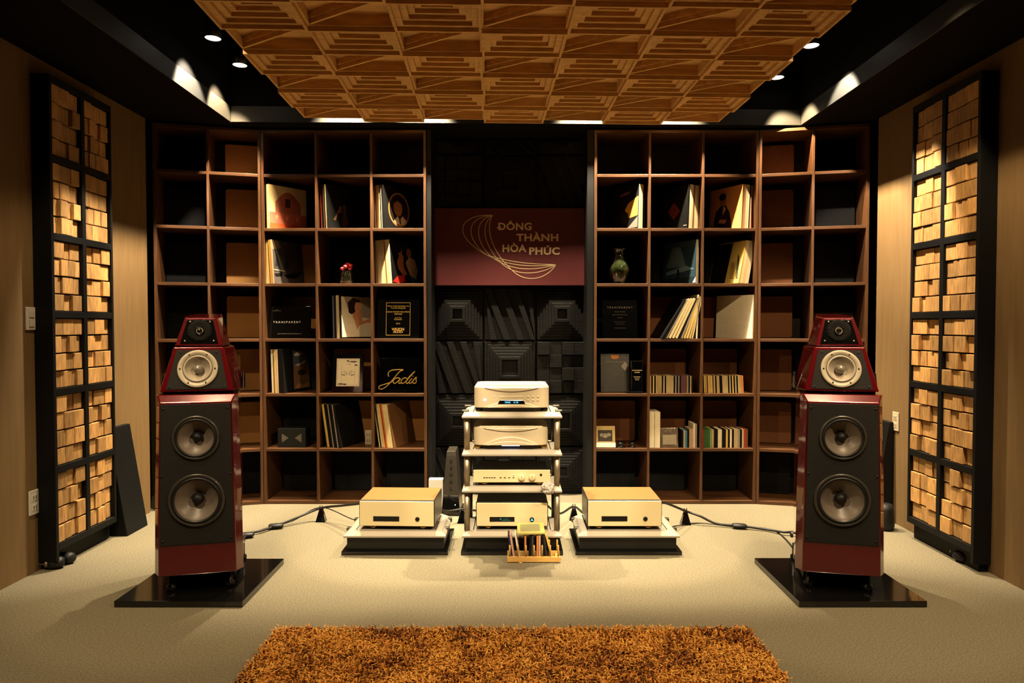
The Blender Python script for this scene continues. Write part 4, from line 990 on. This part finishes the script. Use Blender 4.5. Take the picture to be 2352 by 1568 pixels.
# white slip cases
for k, (a, c) in enumerate(((1491.5, 1503.5), (1504.2, 1517))):
    p0, p1 = gx(a, YB + .02), gx(c, YB + .02); b = MB(); b.box(p0, p1, YB + .02, YB + .2, ZB[1] + BT / 2 + .0008, ZB[1] + BT / 2 + .262, WHT)
    o = b.build('slip_case', WHT, None, .002); tag(o, 'tall white slip case, %s of the pair on second shelf up' % ('left' if k == 0 else 'right'), 'box set', 'white slip cases')
FOIL = mat('foil_wrap', rgb(206, 196, 172), .2, metal=.8, var=.2, scale=30, bump=.6)
t, wd = plaque('foil_disc_case', 'disc case wrapped in shiny foil beside the white slip cases', 'disc case', 1519, 1559, 1, .14, FOIL, YB + .04, .012, -8)
boxpart('label_sheet', t, -.05, .05, -.0016, .0, .02, .09, paint(186, 176, 150)); boxpart('stand', t, -.055, .055, .0125, .05, 0, .012, BLACKM)

# ------------------------------------------------------------------ floor things
# tapered power tower
pt = at(1036, 1182, 4.62)
tw = thing('power_tower', 'grey tapering power conditioner tower on the floor left of rack', 'power conditioner', (pt.x, 4.60, .0))
def tr(z, w0, y0, y1): return [(-w0, y0, z), (w0, y0, z), (w0, y1, z), (-w0, y1, z)]
b = MB(); b.loft([tr(.012, .063, 0, .26), tr(.40, .034, .04, .24), tr(.432, .030, .045, .235)], DARKMET); b.build('body', DARKMET, tw, .002)
b = MB(); b.loft([tr(.025, .060, -.004, .002), tr(.14, .052, .0075, .014)], GLOSSB); b.build('lower_panel', GLOSSB, tw)
b = MB(); b.box(-.07, .07, -.01, .28, .0005, .012, BLACKM); b.build('foot_plate', BLACKM, tw)
for k, ch in enumerate('DENALI'):
    z = .362 - .046 * k; lettering(ch, .03, BLACKM, tw, (0, .04 * (z - .012) / .388 - .0025, z), rot=(pi / 2 - .1, 0, 0), bold=.0008, depth=.001)
b = MB(); b.lathe([(.003, 0), (.003, -.002), (0, -.002)], BLUEW, 10, axis='y', o=(.03, -.002, .075)); part(b.build('indicator', BLUEW, tw), 'blue indicator light')
# white box behind left amplifier
pw = at(1001, 1165, 4.75)
wb = thing('white_socket_box', 'bright white plastic socket box between left amplifier and grey tower', 'socket box', (pw.x, 4.75, .0))
boxpart('body', wb, -.05, .05, 0, .06, .0005, .215, WHITEP, .004)
boxpart('notch', wb, -.030, .012, -.002, .001, .135, .148, GRY, .001); boxpart('seam', wb, -.049, .049, -.001, .001, .098, .101, GRY)
# cable pyramids and cables
CABLE = mat('cable_black', rgb(26, 22, 19), .5, var=.1)
def lifter(px, py, label):
    s = (py - 744) / CAMZ; Y = F / s; x = gx(px, Y, py)
    t = thing('cable_lifter', label, 'cable lifter', (x, Y, 0), group='black pyramid cable lifters')
    b = MB(); b.loft([tr(.0005, .032, -.026, .026), tr(.085, .010, -.010, .010)], GLOSSB); b.build('pyramid', GLOSSB, t, .001)
    for sx_ in (-1, 1): boxpart('prong', t, min(sx_ * .005, sx_ * .0098), max(sx_ * .005, sx_ * .0098), -.008, .008, .085, .104, GLOSSB, .001)
    return Vector((x, Y, 0))
L1 = lifter(738, 1200, 'black pyramid cable lifter left of the left gold amplifier')
L2 = lifter(1574, 1207, 'black pyramid cable lifter right of the right gold amplifier')
L3 = lifter(1318, 1196, 'black pyramid cable lifter between rack and right gold amplifier')
L4 = lifter(1062, 1203, 'black pyramid cable lifter behind the left of the rack')
def floor_pt(px, py, z=.008):
    s = (py - 744) / (CAMZ - z); Y = F / s; return Vector((gx(px, Y, py), Y, z))
def cable(label, pts, r, boxes=()):
    t = thing('speaker_cable', label, 'cable', (0, 0, 0))
    P = crom(pts, 10); b = MB(); b.tube(P, r, CABLE, 8); b.build('cord', CABLE, t)
    for q, d in boxes:
        b = MB(); a = atan2(d.y, d.x); b.T = Matrix.Translation(q) @ Matrix.Rotation(a, 4, 'Z') @ Matrix.Scale(.55, 4, (0, 0, 1))
        b.lathe([(0, -.045), (.014, -.045), (.024, -.036), (.027, 0), (.024, .036), (.014, .045), (0, .045)], RUBBER, 18, axis='x'); b.build('network_box', RUBBER, t)
amL, amR = gx(822, 3.9), gx(1524, 3.9)
tipL = L1 + Vector((0, 0, .088)); tipR = L2 + Vector((0, 0, .088))
q1 = floor_pt(634, 1210, .02); q2 = floor_pt(566, 1231, .02)
cable('black speaker cable running to the left loudspeaker', [(amL - .01, 4.19, .21), (amL - .06, 4.2, .19), (amL - .2, 4.34, .14), tipL, floor_pt(690, 1188, .05), q1, floor_pt(600, 1222, .016), q2, (gx(545, 3.72), 3.74, .06)], .0075, ((q1, Vector((-1, -.3, 0))), (q2, Vector((-1, -.25, 0)))))
cable('thin black wire lying beside the left speaker cable', [(amL - .01, 4.20, .18), (amL - .1, 4.32, .05), tipL + Vector((.0, .006, .003)), floor_pt(672, 1199, .02), floor_pt(620, 1213, .01), floor_pt(552, 1240, .004), (gx(545, 3.72), 3.72, .02)], .0035)
q3 = floor_pt(1698, 1210, .02); q4 = floor_pt(1832, 1229, .02)
cable('black speaker cable running to the right loudspeaker', [(amR + .01, 4.19, .2), (amR + .08, 4.22, .19), tipR, floor_pt(1608, 1188, .06), floor_pt(1645, 1205, .02), q3, floor_pt(1760, 1219, .012), floor_pt(1800, 1225, .02), q4, (gx(1846, 3.7), 3.73, .03)], .0075, ((q3, Vector((1, -.2, 0))), (q4, Vector((1, -.2, 0)))))
cable('thin black wire lying beside the right speaker cable', [(amR + .01, 4.2, .16), (amR + .06, 4.25, .03), floor_pt(1600, 1204, .004), floor_pt(1690, 1213, .004), floor_pt(1780, 1222, .004), (gx(1846, 3.7), 3.70, .02)], .0035)
tip3 = L3 + Vector((0, 0, .088)); tip4 = L4 + Vector((0, 0, .088))
cable('black cable from rack to the right amplifier over a lifter', [(XC + .20, 4.17, .2), (XC + .30, 4.3, .1), tip3 , (gx(1350, 4.25), 4.27, .10), (gx(1372, 4.2), 4.2, .20)], .007)
cable('black cable from left amplifier to the rack', [(gx(995, 4.2), 4.2, .2), (gx(1020, 4.35), 4.36, .1), tip4, (XC - .20, 4.3, .12), (XC - .16, 4.17, .2)], .007)
# black wedges leaning at the side walls
def wedge(label, s, y0, y1):
    b = MB(); b.prism([(s * 2.495, .0005), (s * 2.355, .0005), (s * 2.462, .66), (s * 2.495, .66)], y0, y1, BLACKF, 'y')
    o = b.build('black_wedge', BLACKF, None, .004); return tag(o, label, 'acoustic wedge', 'black leaning wedges by the side walls')
wedge('black wedge panel leaning by the left wall beside the block diffuser', -1, 4.15, 4.385)
wedge('black wedge panel by the right wall behind the right loudspeaker', 1, 4.44, 4.68)
b = MB(); b.lathe([(0, 0), (.055, 0), (.06, .03), (.055, .13), (.045, .16), (0, .165)], RUBBER, 20); o = b.build('dark_canister', RUBBER); o.location = (2.36, 4.30, .0005); tag(o, 'dark rounded canister on the floor behind the right loudspeaker', 'canister')
# switches
def wallplate(px, py0, py1, s, kind, label, wpx):
    Y = 2.5 * F / abs(px - 1176.); z0 = gz(py1, Y); z1 = gz(py0, Y)
    return socket('wall_switch' if kind != 'outlet' else 'wall_socket', label, s * 2.4995, Y, z0, radians(90 if s < 0 else -90), wpx, z1 - z0, WHITEP if s < 0 else CREAMP, kind)
wallplate(69, 705, 758, -1, 'switch', 'white double light switch on the left wall, upper plate', .075)
wallplate(69, 1125, 1181, -1, 'outlet', 'white double socket on the left wall, lower plate', .075)
wallplate(2062, 946, 989, 1, 'outlet', 'white wall plate on the right wall behind the loudspeaker', .07)
# spiked feet parked below the diffusers
def spike(label, x, y, rz, sc=1.):
    t = thing('spiked_foot', label, 'spiked foot', (x, y, .0005), rz, group='spiked feet lying below the diffusers')
    b = MB(); b.lathe([(0, -.07), (.022, -.07), (.03, -.055), (.031, -.02), (.026, 0), (0, .0)], RUBBER, 20, axis='x', o=(0, 0, .031)); b.build('body', RUBBER, t)
    b = MB(); b.lathe([(.02, 0.0005), (.02, .014), (.012, .02), (.005, .024), (.001, .06)], STEEL, 18, axis='x', o=(0, 0, .031)); part(b.build('spike', STEEL, t), 'bright metal spike')
p = floor_pt(112, 1312, .0); spike('black spiked foot lying below the left diffuser, nearer one', p.x, p.y, radians(205))
p = floor_pt(146, 1296, .0); spike('black spiked foot lying below the left diffuser, farther one', p.x, p.y, radians(160))
p = floor_pt(2190, 1282, .0); spike('black spiked foot lying below the right diffuser, farther one', p.x, p.y, radians(-120))
p = floor_pt(2222, 1300, .0); spike('black spiked foot lying below the right diffuser, nearer one', p.x, p.y, radians(-70))

# disc rack on the floor
cy = 3.685
cx0, cx1 = gx(1165, cy), gx(1289, cy); cw = cx1 - cx0
dr = thing('disc_rack', 'small pale wooden disc rack with pegs on the carpet', 'disc rack', ((cx0 + cx1) / 2, cy, 0))
boxpart('front_rail', dr, -cw / 2, cw / 2, 0, .012, .004, .034, BAMBOO, .002); boxpart('rear_rail', dr, -cw / 2, cw / 2, .095, .107, .004, .034, BAMBOO, .002)
for xx in (-cw / 2 + .02, 0, cw / 2 - .02): boxpart('cross_bar', dr, xx - .008, xx + .008, .0125, .0945, .012, .024, BAMBOO)
b = MB(); b.lathe([(0, 0), (.011, .0005), (.011, .004), (0, .0045)], BAMBOO, 12, o=(-cw * .25, .004, -.0)); b.build('foot_stud', BAMBOO, dr)
pegx = [-cw / 2 + .014 + k * (cw - .028) / 6 for k in range(7)]
for k, xx in enumerate(pegx):
    for yy in (.006, .101):
        b = MB(); b.lathe([(.0048, .034), (.0048, .092), (.003, .096), (0, .0965)], BAMBOO, 10, o=(xx, yy, 0)); b.build('peg', BAMBOO, dr)
items = [(.022, -9, NAVY), (.032, -9, PNK), (.060, -9, WHT), (.094, 0, ORG), (.118, 2, DRK), (.130, 2, paint(64, 58, 56)), (.160, 0, ORG), (.172, 0, PNK), (.200, -7, DRK), (.211, -7, paint(50, 44, 40)), (.238, -14, YEL)]
NAMES[paint(64, 58, 56)] = 'charcoal'; NAMES[paint(50, 44, 40)] = 'dark brown'
for k, (dx, ti, c) in enumerate(items):
    a = radians(ti); x = cx0 + dx
    M = Matrix.Translation((x, cy + .013, .0248 + .0105 * abs(sin(a)))) @ Matrix.Rotation(a, 4, 'Y')
    box_item('disc_case', '%s disc case, %s from the left in the wooden floor rack' % (NAMES.get(c, 'dark'), ORD[k]), 'disc case', 'disc cases in the wooden floor rack', M, .0098, .081 + .05 * 0, .125, c)
t = thing('flat_disc_case', 'yellow printed disc case lying flat on top of the wooden floor rack', 'disc case', (cx0 + .130, cy + .005, .1545), rot=(radians(8), radians(-1.5), 0))
boxpart('case', t, -.075, .075, 0, .13, 0, .010, paint(206, 192, 110), .001); boxpart('cover_print', t, -.058, .05, .02, .11, .0101, .0106, paint(150, 146, 104))

# shaggy rug
RUGC = bpy.data.materials.new('shag_gold'); RUGC.use_nodes = True
nt = RUGC.node_tree; N = nt.nodes; L = nt.links; P = N['Principled BSDF']; P.inputs['Roughness'].default_value = .65; P.inputs['Specular IOR Level'].default_value = .25
tc = N.new('ShaderNodeTexCoord'); nz = N.new('ShaderNodeTexNoise'); nz.inputs['Scale'].default_value = 4.2; nz.inputs['Detail'].default_value = 5; nz.inputs['Roughness'].default_value = .65
L.new(tc.outputs['Object'], nz.inputs['Vector'])
ge = N.new('ShaderNodeNewGeometry'); mx = N.new('ShaderNodeMath'); mx.operation = 'MULTIPLY_ADD'; mx.inputs[1].default_value = .30; L.new(ge.outputs['Random Per Island'], mx.inputs[0]); L.new(nz.outputs['Fac'], mx.inputs[2])
rp = N.new('ShaderNodeValToRGB'); e = rp.color_ramp.elements; e[0].position = .50; e[0].color = rgb(76, 36, 8) + (1,); e[1].position = .80; e[1].color = rgb(210, 156, 70) + (1,)
q = e.new(.60); q.color = rgb(172, 106, 33) + (1,)
L.new(mx.outputs[0], rp.inputs['Fac']); L.new(rp.outputs[0], P.inputs['Base Color'])
ry1 = 2.83; rx0, rx1 = gx(634, ry1), gx(1722, ry1)
rug = thing('shaggy_rug', 'golden brown shaggy rug on the carpet in the foreground', 'rug', (0, 0, 0))
b = MB(); b.box(rx0, rx1, .9, ry1, .0005, .012, RUGC); b.build('backing', RUGC, rug, .004)
rr = random.Random(21); V = []; Fc = []
nT = 34000
for k in range(nT):
    x = rr.uniform(rx0 - .005, rx1 + .005); y = rr.uniform(1.95, ry1 + .004)
    a = rr.uniform(0, 2 * pi) + .8 * sin(x * 4 + y * 3); ln = rr.uniform(.022, .038); le = rr.uniform(.5, 1.0)
    dx, dy = cos(a), sin(a); wv = rr.uniform(.0022, .0038); nx, ny = -dy * wv, dx * wv
    z0 = .011; i0 = len(V)
    p1 = (x + dx * ln * .30 * le, y + dy * ln * .30 * le, z0 + ln * .62); p2 = (x + dx * ln * .85 * le, y + dy * ln * .85 * le, z0 + ln * (.95 - .3 * le))
    V += [(x - nx, y - ny, z0), (x + nx, y + ny, z0), (p1[0] + nx, p1[1] + ny, p1[2]), (p1[0] - nx, p1[1] - ny, p1[2]), p2]
    Fc += [(i0, i0 + 1, i0 + 2, i0 + 3), (i0 + 3, i0 + 2, i0 + 4)]
me = bpy.data.meshes.new('pile'); me.from_pydata(V, [], Fc); me.materials.append(RUGC)
o = bpy.data.objects.new('pile', me); COL.objects.link(o); o.parent = rug; o['kind'] = 'stuff'
